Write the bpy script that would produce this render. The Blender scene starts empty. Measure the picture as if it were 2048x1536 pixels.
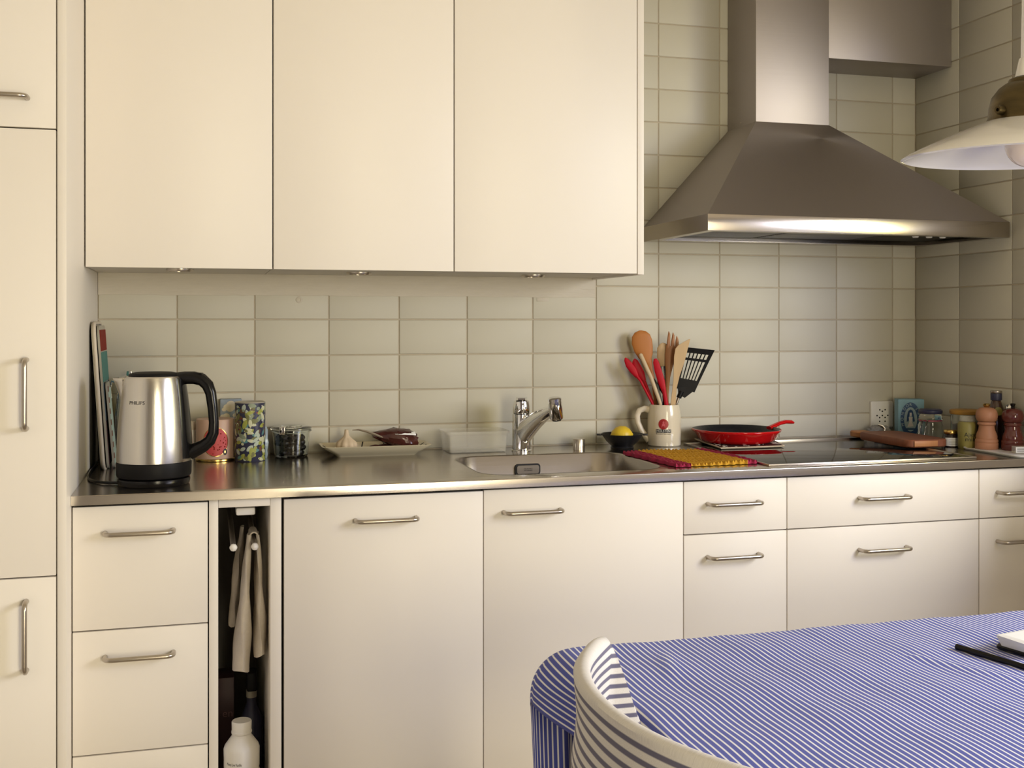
import bpy, bmesh, math, random
from math import sin, cos, pi, radians, sqrt, atan2
from mathutils import Vector, Matrix

# ------------------------------------------------------------------ scene, camera, light
sc = bpy.context.scene
COL = sc.collection
random.seed(7)
YAW = 0.2727                        # the camera looks a little to the right of the wall's normal

cam_d = bpy.data.cameras.new('camera')
cam_d.sensor_width = 36.0
cam_d.lens = 2232.3 / 2048 * 36.0
cam_d.shift_y = -(768 - 643) / 2048
cam_d.clip_start = 0.02
cam = bpy.data.objects.new('camera', cam_d)
COL.objects.link(cam)
cam.location = (0.0571, -3.1379, 1.265)
cam.rotation_euler = (pi / 2, 0, -YAW)
sc.camera = cam

cy = sc.cycles
cy.max_bounces = 9; cy.diffuse_bounces = 5; cy.glossy_bounces = 4; cy.transmission_bounces = 8; cy.transparent_max_bounces = 8
cy.caustics_reflective = False; cy.caustics_refractive = False
cy.use_adaptive_sampling = True; cy.adaptive_threshold = 0.03; cy.use_denoising = True

sc.view_settings.view_transform = 'Standard'
sc.view_settings.look = 'None'
sc.view_settings.gamma = 1.0
sc.view_settings.use_curve_mapping = False
sc.view_settings.exposure = -0.05

w = bpy.data.worlds.new('daylight_sky')
sc.world = w
w.use_nodes = True
w.node_tree.nodes['Background'].inputs[0].default_value = (0.62, 0.74, 1.0, 1)
w.node_tree.nodes['Background'].inputs[1].default_value = 0.6

def area(name, loc, target, sx, sy, power, color, spread=180):
    l = bpy.data.lights.new(name, 'AREA')
    l.shape = 'RECTANGLE'; l.size = sx; l.size_y = sy; l.energy = power; l.color = color; l.spread = radians(spread)
    o = bpy.data.objects.new(name, l); COL.objects.link(o)
    o.location = loc
    o.rotation_euler = (Vector(target) - Vector(loc)).to_track_quat('-Z', 'Y').to_euler()
    return o
# daylight through the window in the right wall and warm light through the glazed door behind the camera
area('window_daylight', (2.78, -2.74, 1.76), (0.9, -2.1, 0.60), 1.10, 1.1, 82, (0.76, 0.79, 1.0))
area('yellow_reflection_light', (2.78, -1.96, 1.60), (1.2, -1.5, 1.3), 0.44, 0.8, 14, (1.0, 0.84, 0.14))  # yellow light added outside the window to give the steel its yellow reflections
area('door_daylight', (1.08, -4.95, 1.05), (-0.15, -0.4, 1.9), 0.75, 1.9, 47, (1.0, 0.88, 0.60), 130)

# ------------------------------------------------------------------ materials
def srgb(r, g, b):
    f = lambda c: c / 12.92 if c <= 0.04045 else ((c + 0.055) / 1.055) ** 2.4
    return (f(r / 255), f(g / 255), f(b / 255), 1)

MATS = {}
def mat(name, col=(0.8, 0.8, 0.8, 1), rough=0.5, metal=0.0, trans=0.0, ior=1.45, noise=None, bump=None,
        aniso=0.0, coat=0.0, spec=0.5, emit=None, emit_s=0.0, sss=0.0):
    """noise=(scale, amount, stretch) mottles the colour; bump=(scale, strength, stretch)"""
    if name in MATS: return MATS[name]
    m = bpy.data.materials.new(name); m.use_nodes = True
    nt = m.node_tree; b = nt.nodes['Principled BSDF']
    b.inputs['Base Color'].default_value = col
    b.inputs['Roughness'].default_value = rough
    b.inputs['Metallic'].default_value = metal
    b.inputs['Transmission Weight'].default_value = trans
    b.inputs['IOR'].default_value = ior
    b.inputs['Anisotropic'].default_value = aniso
    b.inputs['Coat Weight'].default_value = coat
    b.inputs['Specular IOR Level'].default_value = spec
    if emit:
        b.inputs['Emission Color'].default_value = emit
        b.inputs['Emission Strength'].default_value = emit_s
    if noise or bump:
        tc = nt.nodes.new('ShaderNodeTexCoord')
    if noise:
        mp = nt.nodes.new('ShaderNodeMapping'); mp.inputs['Scale'].default_value = noise[2] if len(noise) > 2 else (1, 1, 1)
        n = nt.nodes.new('ShaderNodeTexNoise'); n.inputs['Scale'].default_value = noise[0]; n.inputs['Detail'].default_value = 4
        mx = nt.nodes.new('ShaderNodeMix'); mx.data_type = 'RGBA'
        a = noise[1]
        mx.inputs[6].default_value = tuple(c * (1 - a) for c in col[:3]) + (1,)
        mx.inputs[7].default_value = tuple(min(1, c * (1 + a)) for c in col[:3]) + (1,)
        nt.links.new(tc.outputs['Object'], mp.inputs[0]); nt.links.new(mp.outputs[0], n.inputs['Vector'])
        nt.links.new(n.outputs['Fac'], mx.inputs[0]); nt.links.new(mx.outputs[2], b.inputs['Base Color'])
    if bump:
        mp = nt.nodes.new('ShaderNodeMapping'); mp.inputs['Scale'].default_value = bump[2] if len(bump) > 2 else (1, 1, 1)
        n = nt.nodes.new('ShaderNodeTexNoise'); n.inputs['Scale'].default_value = bump[0]; n.inputs['Detail'].default_value = 3
        bp = nt.nodes.new('ShaderNodeBump'); bp.inputs['Strength'].default_value = bump[1]; bp.inputs['Distance'].default_value = 0.002
        nt.links.new(tc.outputs['Object'], mp.inputs[0]); nt.links.new(mp.outputs[0], n.inputs['Vector'])
        nt.links.new(n.outputs['Fac'], bp.inputs['Height']); nt.links.new(bp.outputs[0], b.inputs['Normal'])
    MATS[name] = m
    return m

def stripe_mat(name, c_main, c_line, period, duty, axis=0, rough=0.85, soft=0.06, wob=0.0):
    """woven stripes laid along one axis of the cloth's own UV, in metres"""
    m = bpy.data.materials.new(name); m.use_nodes = True
    nt = m.node_tree; b = nt.nodes['Principled BSDF']
    b.inputs['Roughness'].default_value = rough; b.inputs['Specular IOR Level'].default_value = 0.2
    b.inputs['Sheen Weight'].default_value = 0.15
    uv = nt.nodes.new('ShaderNodeUVMap')
    sep = nt.nodes.new('ShaderNodeSeparateXYZ'); nt.links.new(uv.outputs[0], sep.inputs[0])
    def mth(op, a, bb=None):
        n = nt.nodes.new('ShaderNodeMath'); n.operation = op
        for i, v in enumerate((a, bb)):
            if v is None: continue
            if isinstance(v, (int, float)): n.inputs[i].default_value = v
            else: nt.links.new(v, n.inputs[i])
        return n.outputs[0]
    v = mth('DIVIDE', sep.outputs[axis], period)
    tri = mth('ABSOLUTE', mth('SUBTRACT', mth('FRACT', v), 0.5))     # 0 centre .. 0.5
    mr = nt.nodes.new('ShaderNodeMapRange'); nt.links.new(tri, mr.inputs[0])
    mr.inputs[1].default_value = duty / 2 - soft; mr.inputs[2].default_value = duty / 2 + soft
    mr.inputs[3].default_value = 1; mr.inputs[4].default_value = 0
    ns = nt.nodes.new('ShaderNodeTexNoise'); ns.inputs['Scale'].default_value = 900; nt.links.new(uv.outputs[0], ns.inputs['Vector'])
    mm = nt.nodes.new('ShaderNodeMix'); mm.data_type = 'RGBA'
    mm.inputs[6].default_value = tuple(c * 0.82 for c in c_main[:3]) + (1,); mm.inputs[7].default_value = tuple(min(1, c * 1.2) for c in c_main[:3]) + (1,)
    nt.links.new(ns.outputs['Fac'], mm.inputs[0])
    mx = nt.nodes.new('ShaderNodeMix'); mx.data_type = 'RGBA'
    nt.links.new(mr.outputs[0], mx.inputs[0]); nt.links.new(mm.outputs[2], mx.inputs[6]); mx.inputs[7].default_value = c_line
    nt.links.new(mx.outputs[2], b.inputs['Base Color'])
    MATS[name] = m
    return m

m_front = mat('cream_lacquer', (0.82, 0.77, 0.70, 1), 0.42, noise=(3, 0.015), spec=0.4)
m_carc = mat('cabinet_carcass', (0.70, 0.65, 0.57, 1), 0.55, noise=(4, 0.02))
m_gapd = mat('gap_shade_dark', (0.03, 0.027, 0.025, 1), 0.8, noise=(9, 0.1))  # near-black colour on the bodies paints the shade in gaps between fronts
m_tile = mat('painted_tile', (0.565, 0.535, 0.44, 1), 0.5, noise=(5, 0.025), bump=(30, 0.05), spec=0.3)
m_grout = mat('grout', (0.46, 0.40, 0.305, 1), 0.85, noise=(40, 0.15), bump=(90, 0.3))
m_strip = mat('brushed_filler_paint', (0.56, 0.51, 0.42, 1), 0.55, noise=(14, 0.06, (1, 1, 5)), bump=(22, 0.8, (1, 1, 7)))
m_wall = mat('wall_paint', (0.74, 0.73, 0.72, 1), 0.8, noise=(6, 0.03), bump=(60, 0.1))
m_ceil = mat('ceiling_paint', (0.84, 0.77, 0.62, 1), 0.85, noise=(6, 0.02))
m_floor = mat('oak_floor', (0.52, 0.46, 0.40, 1), 0.45, noise=(4, 0.2, (1, 8, 1)))
m_steel = mat('brushed_steel', (0.50, 0.45, 0.40, 1), 0.20, 1.0, noise=(6, 0.03, (1, 1, 60)), bump=(160, 0.05, (0.03, 1, 1)), aniso=0.5)
m_sink = mat('sink_steel', (0.36, 0.325, 0.29, 1), 0.26, 1.0, noise=(6, 0.03), bump=(160, 0.05, (0.03, 1, 1)))
m_hood = mat('hood_steel', (0.37, 0.335, 0.315, 1), 0.52, 1.0, noise=(3, 0.04), bump=(160, 0.05, (0.03, 1, 1)), aniso=0.4)
m_kett = mat('kettle_steel', (0.66, 0.63, 0.58, 1), 0.24, 1.0, noise=(5, 0.02), bump=(300, 0.04, (1, 1, 0.02)))
m_handle = mat('satin_nickel', (0.50, 0.45, 0.39, 1), 0.30, 1.0, noise=(50, 0.05))
m_chrome = mat('chrome', (0.82, 0.82, 0.83, 1), 0.06, 1.0, noise=(8, 0.02))
m_black = mat('black_plastic', (0.006, 0.0055, 0.006, 1), 0.22, noise=(30, 0.2), spec=0.35)
m_blackm = mat('black_matt', (0.008, 0.0075, 0.008, 1), 0.5, spec=0.2, noise=(40, 0.3))
m_gloss = mat('black_ceramic_glass', (0.008, 0.008, 0.010, 1), 0.03, noise=(5, 0.05), spec=0.9)
m_white = mat('white_plastic', (0.80, 0.78, 0.74, 1), 0.35, noise=(10, 0.02))
m_glass = mat('clear_glass', (0.95, 0.98, 0.96, 1), 0.02, 0, 1.0, 1.45, noise=(4, 0.01))
m_tub = mat('frosted_plastic', (0.80, 0.77, 0.68, 1), 0.3, noise=(6, 0.02))
m_tub.node_tree.nodes['Principled BSDF'].inputs['Alpha'].default_value = 0.24
m_ceram = mat('cream_stoneware', (0.70, 0.62, 0.48, 1), 0.18, noise=(20, 0.05), coat=0.4)
m_wood_d = mat('dark_table_wood', (0.13, 0.035, 0.018, 1), 0.4, noise=(8, 0.3, (1, 1, 0.1)))
m_gold = mat('brass', (0.62, 0.42, 0.14, 1), 0.25, 1.0, noise=(20, 0.1))
m_ink = mat('printed_ink_black', (0.012, 0.011, 0.012, 1), 0.5, noise=(30, 0.1))
m_inkw = mat('printed_ink_white', (0.80, 0.78, 0.72, 1), 0.5, noise=(30, 0.05))
m_paper = mat('white_paper', (0.85, 0.85, 0.85, 1), 0.8, noise=(20, 0.03))

# ------------------------------------------------------------------ mesh helpers
class M:
    def __init__(s): s.v = []; s.f = []; s.mi = []; s.uv = None; s.cur = 0
    def add(s, vs, fs, mi=None):
        o = len(s.v); s.v += [tuple(v) for v in vs]
        s.f += [tuple(i + o for i in f) for f in fs]
        s.mi += [s.cur if mi is None else mi] * len(fs); return s
    def box(s, x0, x1, y0, y1, z0, z1, b=0.0, mi=None):
        if b <= 0:
            vs = [(x, y, z) for x in (x0, x1) for y in (y0, y1) for z in (z0, z1)]
            fs = [(0, 1, 3, 2), (4, 6, 7, 5), (0, 4, 5, 1), (2, 3, 7, 6), (0, 2, 6, 4), (1, 5, 7, 3)]
            return s.add(vs, fs, mi)
        bm = bmesh.new(); bmesh.ops.create_cube(bm, size=1)
        for v in bm.verts:
            v.co = Vector((x0 + (v.co.x + .5) * (x1 - x0), y0 + (v.co.y + .5) * (y1 - y0), z0 + (v.co.z + .5) * (z1 - z0)))
        bmesh.ops.bevel(bm, geom=list(bm.edges), offset=b, segments=2, profile=0.5, affect='EDGES')
        bm.verts.index_update()
        s.add([v.co[:] for v in bm.verts], [[v.index for v in f.verts] for f in bm.faces], mi); bm.free(); return s
    def loft(s, loops, closed=True, cap0=True, cap1=True, mi=None):
        n = len(loops[0]); vs = [p for l in loops for p in l]; fs = []
        for k in range(len(loops) - 1):
            for i in range(n if closed else n - 1):
                j = (i + 1) % n
                fs.append((k * n + i, k * n + j, (k + 1) * n + j, (k + 1) * n + i))
        if cap0: fs.append(tuple(range(n - 1, -1, -1)))
        if cap1: fs.append(tuple(range((len(loops) - 1) * n, len(loops) * n)))
        return s.add(vs, fs, mi)
    def lathe(s, prof, seg=40, c=(0, 0), mi=None, fn=None, cap0=True, cap1=True):
        loops = []
        for r, z in prof:
            l = []
            for i in range(seg):
                a = 2 * pi * i / seg
                rr = r * (fn(a, z) if fn else 1)
                l.append((c[0] + rr * cos(a), c[1] + rr * sin(a), z))
            loops.append(l)
        return s.loft(loops, True, cap0, cap1, mi)
    def tube(s, pts, r, seg=10, cap=True, mi=None, flat=1.0):
        pts = [Vector(p) for p in pts]; n = len(pts)
        rs = r if isinstance(r, (list, tuple)) else [r] * n
        t0 = (pts[1] - pts[0]).normalized()
        up = Vector((0, 0, 1)) if abs(t0.z) < 0.9 else Vector((0, 1, 0))
        nrm = t0.cross(up).normalized(); loops = []
        for k in range(n):
            t = (pts[min(k + 1, n - 1)] - pts[max(k - 1, 0)]).normalized()
            nrm = (nrm - t * nrm.dot(t)).normalized(); bi = t.cross(nrm)
            loops.append([tuple(pts[k] + nrm * rs[k] * cos(2 * pi * i / seg) + bi * rs[k] * flat * sin(2 * pi * i / seg)) for i in range(seg)])
        return s.loft(loops, True, cap, cap, mi)
    def blade(s, pts, wid, thk, seg=12, mi=None):
        """flat lofted stick: path in x,y,z; width lies in the x-z plane across the path, thickness along y"""
        pts = [Vector(p) for p in pts]; n = len(pts); loops = []
        for k in range(n):
            t = (pts[min(k + 1, n - 1)] - pts[max(k - 1, 0)]); t.y = 0; t.normalize()
            nr = Vector((t.z, 0, -t.x))
            loops.append([tuple(pts[k] + nr * wid[k] / 2 * cos(2 * pi * i / seg) + Vector((0, thk[k] / 2 * sin(2 * pi * i / seg), 0))) for i in range(seg)])
        return s.loft(loops, True, True, True, mi)
    def prism(s, out, y0, y1, mi=None):
        """outline in x,z extruded along y"""
        return s.loft([[(x, y0, z) for x, z in out], [(x, y1, z) for x, z in out]], True, True, True, mi)
    def slab(s, out, z0, z1, b=0.0, mi=None):
        """outline in x,y extruded along z, with a small bevel ring"""
        if b <= 0: return s.loft([[(x, y, z0) for x, y in out], [(x, y, z1) for x, y in out]], True, True, True, mi)
        cx = sum(p[0] for p in out) / len(out); cy = sum(p[1] for p in out) / len(out)
        def ins(d): 
            r = []
            for x, y in out:
                L = sqrt((x - cx) ** 2 + (y - cy) ** 2) or 1
                r.append((x - (x - cx) / L * d, y - (y - cy) / L * d))
            return r
        i_ = ins(b)
        return s.loft([[(x, y, z0) for x, y in i_], [(x, y, z0 + b) for x, y in out], [(x, y, z1 - b) for x, y in out], [(x, y, z1) for x, y in i_]], True, True, True, mi)
    def xf(s, mtx):
        s.v = [tuple(mtx @ Vector(v)) for v in s.v]; return s
    def build(s, name, m, parent=None, smooth=38, loc=None, rot=None, uv=None):
        me = bpy.data.meshes.new(name); me.from_pydata(s.v, [], s.f)
        for mm in (m if isinstance(m, (list, tuple)) else [m]): me.materials.append(mm)
        if isinstance(m, (list, tuple)): me.polygons.foreach_set('material_index', s.mi)
        bm = bmesh.new(); bm.from_mesh(me)
        bmesh.ops.recalc_face_normals(bm, faces=bm.faces); bm.to_mesh(me); bm.free()
        if uv:
            lay = me.uv_layers.new(name='UVMap')
            for li, l in enumerate(me.loops): lay.data[li].uv = uv[l.vertex_index]
        if smooth:
            me.polygons.foreach_set('use_smooth', [True] * len(me.polygons)); me.set_sharp_from_angle(angle=radians(smooth))
        me.update()
        o = bpy.data.objects.new(name, me); COL.objects.link(o)
        if parent is not None: o.parent = parent
        if loc is not None: o.location = loc
        if rot is not None: o.rotation_euler = rot
        return o

def tag(o, label=None, cat=None, group=None, kind=None):
    if label: o['label'] = label
    if cat: o['category'] = cat
    if group: o['group'] = group
    if kind: o['kind'] = kind
    return o
def thing(name, label, cat, loc=(0, 0, 0), rotz=0.0, group=None):
    o = bpy.data.objects.new(name, None); COL.objects.link(o)
    o.location = loc; o.rotation_euler = (0, 0, rotz); o.empty_display_size = 0.05
    return tag(o, label, cat, group)
def struct(o): o['kind'] = 'structure'; return o
def rrect(x0, x1, y0, y1, r, n=6):
    out = []
    for cx, cy, a0 in ((x1 - r, y1 - r, 0), (x0 + r, y1 - r, pi / 2), (x0 + r, y0 + r, pi), (x1 - r, y0 + r, 1.5 * pi)):
        for i in range(n + 1):
            a = a0 + pi / 2 * i / n; out.append((cx + r * cos(a), cy + r * sin(a)))
    return out
def text_geo(body, size, width=None):
    """glyph outlines as flat polygons in x,y; centred at 0; returns verts, faces"""
    cu = bpy.data.curves.new('lettering', 'FONT'); cu.body = body; cu.size = size; cu.align_x = 'CENTER'; cu.align_y = 'CENTER'
    cu.resolution_u = 3
    o = bpy.data.objects.new('lettering', cu); COL.objects.link(o)
    dg = bpy.context.evaluated_depsgraph_get(); dg.update()
    me = o.evaluated_get(dg).to_mesh()
    vs = [v.co.copy() for v in me.vertices]; fs = [tuple(p.vertices) for p in me.polygons]
    o.evaluated_get(dg).to_mesh_clear(); bpy.data.objects.remove(o); bpy.data.curves.remove(cu)
    if vs and width:
        w0 = max(v.x for v in vs) - min(v.x for v in vs); k = width / w0
        for v in vs: v.x *= k
    return vs, fs
def text_on_cyl(mb, body, size, rfun, a0, z0, width=None, mi=None, off=0.0004):
    """lay lettering on a round body; a0 = angle facing -y is -pi/2"""
    vs, fs = text_geo(body, size, width); out = []
    for v in vs:
        z = z0 + v.y; r = rfun(z) + off; a = a0 + v.x / r
        out.append((r * cos(a), r * sin(a), z))
    return mb.add(out, fs, mi)
def patch_on_cyl(mb, pts, rfun, off, mi=None, rings=2):
    """flat polygon given as (arc metres, z) laid on a round body as rings round its centre"""
    cx = sum(p[0] for p in pts) / len(pts); cz = sum(p[1] for p in pts) / len(pts)
    def P(x, z):
        r = rfun(z) + off; a = -pi / 2 + x / r
        return (r * cos(a), r * sin(a), z)
    n = len(pts); vs = [P(cx, cz)]; fs = []
    for k in range(1, rings + 1):
        vs += [P(cx + (x - cx) * k / rings, cz + (z - cz) * k / rings) for x, z in pts]
    for i in range(n):
        j = (i + 1) % n
        fs.append((0, 1 + i, 1 + j))
        for k in range(rings - 1): fs.append((1 + k * n + i, 1 + (k + 1) * n + i, 1 + (k + 1) * n + j, 1 + k * n + j))
    return mb.add(vs, fs, mi)
def band_on_cyl(mb, x0, x1, z0, z1, rfun, off, mi=None, n=16):
    """rectangular label wrapped round a body facing -y"""
    vs = []
    for i in range(n + 1):
        for z in (z0, z1):
            r = rfun(z) + off; a = -pi / 2 + (x0 + (x1 - x0) * i / n) / r; vs.append((r * cos(a), r * sin(a), z))
    return mb.add(vs, [(2 * i, 2 * i + 2, 2 * i + 3, 2 * i + 1) for i in range(n)], mi)
def lerp_prof(prof):
    def f(z):
        for (r0, z0), (r1, z1) in zip(prof, prof[1:]):
            if min(z0, z1) <= z <= max(z0, z1) and z1 != z0: return r0 + (r1 - r0) * (z - z0) / (z1 - z0)
        return prof[-1][0]
    return f

# ------------------------------------------------------------------ setting: room shell
XL, XR, ZC = -0.203, 2.295, 0.90           # tall panel face, right wall face, worktop height
wb = struct(M().box(-1.75, 2.45, 0.0025, 0.12, 0, 2.6).build('wall_back', m_grout))
wr_m = M()
G = XR + 0.0025
wr_m.box(G, 2.45, -0.74, 0.0025, 0, 2.6)
wr_m.box(G, 2.45, -0.96, -0.74, 0, 2.6, mi=1)
wr_m.box(G, 2.45, -5.0, -3.4, 0, 2.6, mi=1)
wr_m.box(G, 2.45, -3.4, -0.96, 0, 1.0, mi=1)
wr_m.box(G, 2.45, -3.4, -0.96, 1.95, 2.6, mi=1)
wr = struct(wr_m.build('wall_right', [m_grout, m_wall]))
struct(M().box(-1.75, -1.6, -5.0, 0.0025, 0, 2.6).build('wall_left', m_wall))
rear = M()
rear.box(-1.6, 0.65, -5.0, -4.88, 0, 2.6); rear.box(1.5, G, -5.0, -4.88, 0, 2.6); rear.box(0.65, 1.5, -5.0, -4.88, 2.15, 2.6)
struct(rear.build('wall_rear', mat('taupe_wall_paint', (0.30, 0.27, 0.26, 1), 0.8, noise=(6, 0.03))))
fl = struct(M().box(-1.75, 2.45, -5.0, 0.12, -0.1, -0.004).build('floor', m_floor))
plank = M().box(-0.6, 0.6, -0.069, 0.069, -0.004, 0.0, 0.001)
p0 = None
for i in range(4):
    for j in range(12):
        if p0 is None: p0 = plank.build('plank', m_floor, fl, smooth=0); o = p0
        else: o = p0.copy(); COL.objects.link(o)
        o.location = (-1.0 + i * 1.205 + (0.3 if j % 2 else -0.15), -1.0 - j * 0.141, 0)
struct(M().box(-1.75, 2.45, -5.0, 0.12, 2.6, 2.7).build('ceiling', m_ceil))
# window in the right wall (beside the table) and glazed door behind the camera
win = thing('window_1', None, None, (2.37, -2.18, 1.0)); struct(win)
f_ = M(); 
for y in (-1.22, -0.62, 1.16): f_.box(-0.03, 0.03, y, y + 0.06, 0, 0.95)
for z in (0, 0.89): f_.box(-0.03, 0.03, -1.22, 1.22, z, z + 0.06)
f_.build('window_frame', m_white, win)
M().box(-0.16, 0.08, -1.24, 1.24, -0.03, 0.0, 0.004).build('window_sill', m_white, win)
dr = thing('door_1', None, None, (1.075, -4.9, 0)); struct(dr)
f_ = M()
for x in (-0.425, 0.345): f_.box(x, x + 0.08, -0.03, 0.03, 0, 2.15)
for z in (0, 2.07): f_.box(-0.425, 0.425, -0.03, 0.03, z, z + 0.08)
f_.build('door_frame', m_white, dr)
# ------------------------------------------------------------------ wall tiles
XS = [XL, -0.0023, 0.2018, 0.4036, 0.6016, 0.7998, 0.9979, 1.1952, 1.3957, 1.5985, 1.8012, 2.0052, 2.2096, XR]
ZS = [1.2708 + 0.0997 * n for n in range(-4, 13)]
J = 0.0019                                  # half joint
tile_cache = {}
def tile_mesh(wd, ht):
    key = (round(wd, 3), round(ht, 3))
    if key not in tile_cache:
        o = M().box(-wd / 2, wd / 2, 0, 0.006, -ht / 2, ht / 2, min(0.0016, wd * .2)).build('tile', m_tile, smooth=30)
        tile_cache[key] = o.data; bpy.data.objects.remove(o)
    return tile_cache[key]
def put_tile(parent, a0, a1, z0, z1, side=False, jit=0.0006):
    wd, ht = a1 - a0 - 2 * J, z1 - z0 - 2 * J
    if wd < 0.012 or ht < 0.012: return
    o = bpy.data.objects.new('tile', tile_mesh(wd, ht)); COL.objects.link(o); o.parent = parent
    j = random.uniform(-.0003, .0003)
    r = (random.uniform(-jit, jit), 0, random.uniform(-jit, jit))
    if side: o.location = (XR + j, (a0 + a1) / 2, (z0 + z1) / 2); o.rotation_euler = (r[0], r[1], -pi / 2 + r[2])
    else: o.location = ((a0 + a1) / 2, j, (z0 + z1) / 2); o.rotation_euler = r
for i in range(len(XS) - 1):
    for k in range(len(ZS) - 1):
        z0, z1 = max(ZS[k], ZC + 0.001), ZS[k + 1]
        if XS[i + 1] < 1.21 and z0 > 1.40: continue
        if z0 > 2.3: continue
        put_tile(wb, XS[i], XS[i + 1], z0, z1)
YS = [0.0, -0.2154, -0.4472, -0.66]
for i in range(3):
    for k in range(len(ZS) - 1):
        z0, z1 = max(ZS[k], ZC + 0.001), ZS[k + 1]
        if z0 > 2.3: continue
        put_tile(wr, YS[i + 1], YS[i], z0, z1, True)
# strip of filler and paint brushed over the tiles under the wall cabinets
st = M(); n = 64; loops = []
for i in range(n + 1):
    x = XL + 0.001 + (1.192 - XL) * i / n
    zl = 1.3355 + random.uniform(-.0012, .0012)
    loops.append([(x, 0.003, zl), (x, -0.0012, zl + .001), (x, -0.0012, 1.3995), (x, 0.003, 1.3995)])
st.loft(loops).build('filler_strip', m_strip, wb)
# old patch of paint and a filled screw hole
M().box(1.010, 1.047, -0.0008, 0.002, 1.324, 1.3355, 0.0004).build('paint_patch', m_strip, wb)
M().lathe([(0.009, 0), (0.0085, 0.0012), (0.005, 0.0016), (0.0045, 0.0006), (0.0, 0.0006)], 20).build('filled_hole', m_strip, wb, loc=(0.322, 0.0, 1.325), rot=(pi / 2, 0, 0))
# ------------------------------------------------------------------ cabinets
def handle_mesh(L=0.138, out=0.030, r=0.0052):
    pts = []
    h = L / 2; c = 0.014
    pts.append((-h, 0, 0)); pts.append((-h, -out + c, 0))
    for i in range(1, 7):
        a = pi / 2 * i / 6; pts.append((-h + c - c * cos(a), -out + c - c * sin(a), 0))
    for i in range(0, 7):
        a = pi / 2 * (1 - i / 6); pts.append((h - c + c * cos(a), -out + c - c * sin(a), 0))
    pts.append((h, 0, 0))
    return M().tube(pts, r, 12)
HM = handle_mesh().build('handle', m_handle).data
bpy.data.objects.remove(bpy.data.objects['handle'])
def handle(parent, x, y, z, vertical=False, L=None):
    o = bpy.data.objects.new('handle', HM); COL.objects.link(o); o.parent = parent
    o.location = (x, y, z)
    if vertical: o.rotation_euler = (0, pi / 2, 0)
    if L: o.scale = (L / 0.138, 1, 1)
    return o
FT = 0.019                                   # front thickness
YF = -0.632
def front(parent, name, x0, x1, z0, z1, yf, hx=None, hz=None, vert=False, hl=None, gap=0.0015):
    o = M().box(x0 + gap, x1 - gap, yf, yf + FT, z0 + gap, z1 - gap, 0.0012).build(name, m_front, parent)
    if hx is not None: handle(o, hx, yf, hz, vert, hl)
    return o
def body(parent, x0, x1, y0, y1, z0, z1):
    M().box(x0 + .001, x1 - .001, y0, y1, z0, z1, mi=0).build('body', m_gapd, parent)
ZT, ZB = 0.8755, 0.10
def base_unit(label, cat, x0, x1, zt=0.8785):
    t = thing('base_cabinet', label, cat)
    body(t, x0, x1, YF + FT + 0.001, -0.004, ZB, zt)
    if zt < 0.8: M().box(x0 + .001, x1 - .001, YF + FT + .001, YF + FT + .006, zt + .001, 0.8785).build('front_rail', m_gapd, t)
    M().box(x0 + .002, x1 - .002, -0.56, -0.545, 0.0, ZB - .001).build('plinth', m_carc, t)
    return t
# left stack of three drawers
t = base_unit('three-drawer base cabinet under the steel kettle, next to the towel niche', 'cabinet', XL, 0.0751)
for z0, z1, hz in ((0.6120, ZT, 0.8175), (0.3495, 0.6120, 0.5550), (ZB, 0.3495, 0.292)):
    front(t, 'drawer', XL + .001, 0.0751, z0, z1, YF, -0.0665, hz, hl=0.138)
# open niche with the towel rail
t = thing('towel_niche', 'narrow open niche cabinet with hanging towel between drawers and wide door', 'cabinet')
M().box(0.0762, 0.0955, YF, -0.02, ZB, 0.8775, .0008).build('side_panel', m_front, t)
M().box(0.2062, 0.2302, YF, -0.02, ZB, 0.8775, .0008).build('side_panel', m_front, t)
M().box(0.0960, 0.2057, YF, YF + .03, 0.8600, 0.8775, .0008).build('top_rail', m_front, t)
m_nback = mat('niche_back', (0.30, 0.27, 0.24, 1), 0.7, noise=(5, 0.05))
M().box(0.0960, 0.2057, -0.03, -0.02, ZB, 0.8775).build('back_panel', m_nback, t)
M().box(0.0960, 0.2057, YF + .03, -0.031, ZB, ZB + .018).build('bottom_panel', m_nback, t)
M().box(0.0780, 0.2290, -0.56, -0.545, 0, ZB - .001).build('plinth', m_carc, t)
# wide doors
t = base_unit('wide cream door with handle at its centre, right of the towel niche', 'cabinet', 0.2330, 0.6894)
front(t, 'door', 0.2350, 0.6894, ZB, ZT - .002, YF, 0.4625, 0.819, gap=.0010)
t = base_unit('wide sink cabinet door with handle at its left, under the sink', 'cabinet', 0.6894, 1.1917, 0.70)
front(t, 'door', 0.6894, 1.1917, ZB, ZT, YF, 0.807, 0.8215, gap=.0010)
t = base_unit('narrow drawer cabinet right of the sink door', 'cabinet', 1.1917, 1.4729)
for z0, z1, hz in ((0.7440, ZT, 0.8180), (0.3600, 0.7440, 0.6880), (ZB, 0.3600, 0.30)):
    front(t, 'drawer', 1.1917, 1.4729, z0, z1, YF, 1.3245, hz)
t = base_unit('widest drawer cabinet, below the black hob', 'cabinet', 1.4729, 2.0382)
for z0, z1, hz in ((0.7440, ZT, 0.8145), (0.3600, 0.7440, 0.6825), (ZB, 0.3600, 0.30)):
    front(t, 'drawer', 1.4729, 2.0382, z0, z1, YF, 1.7470, hz)
t = base_unit('narrow drawer cabinet at the right wall, cut by the picture edge', 'cabinet', 2.0382, XR)
for z0, z1, hz in ((0.7440, ZT, 0.8120), (0.3600, 0.7440, 0.6825), (ZB, 0.3600, 0.30)):
    front(t, 'drawer', 2.0382, XR - .002, z0, z1, YF, 2.1640, hz)
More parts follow.
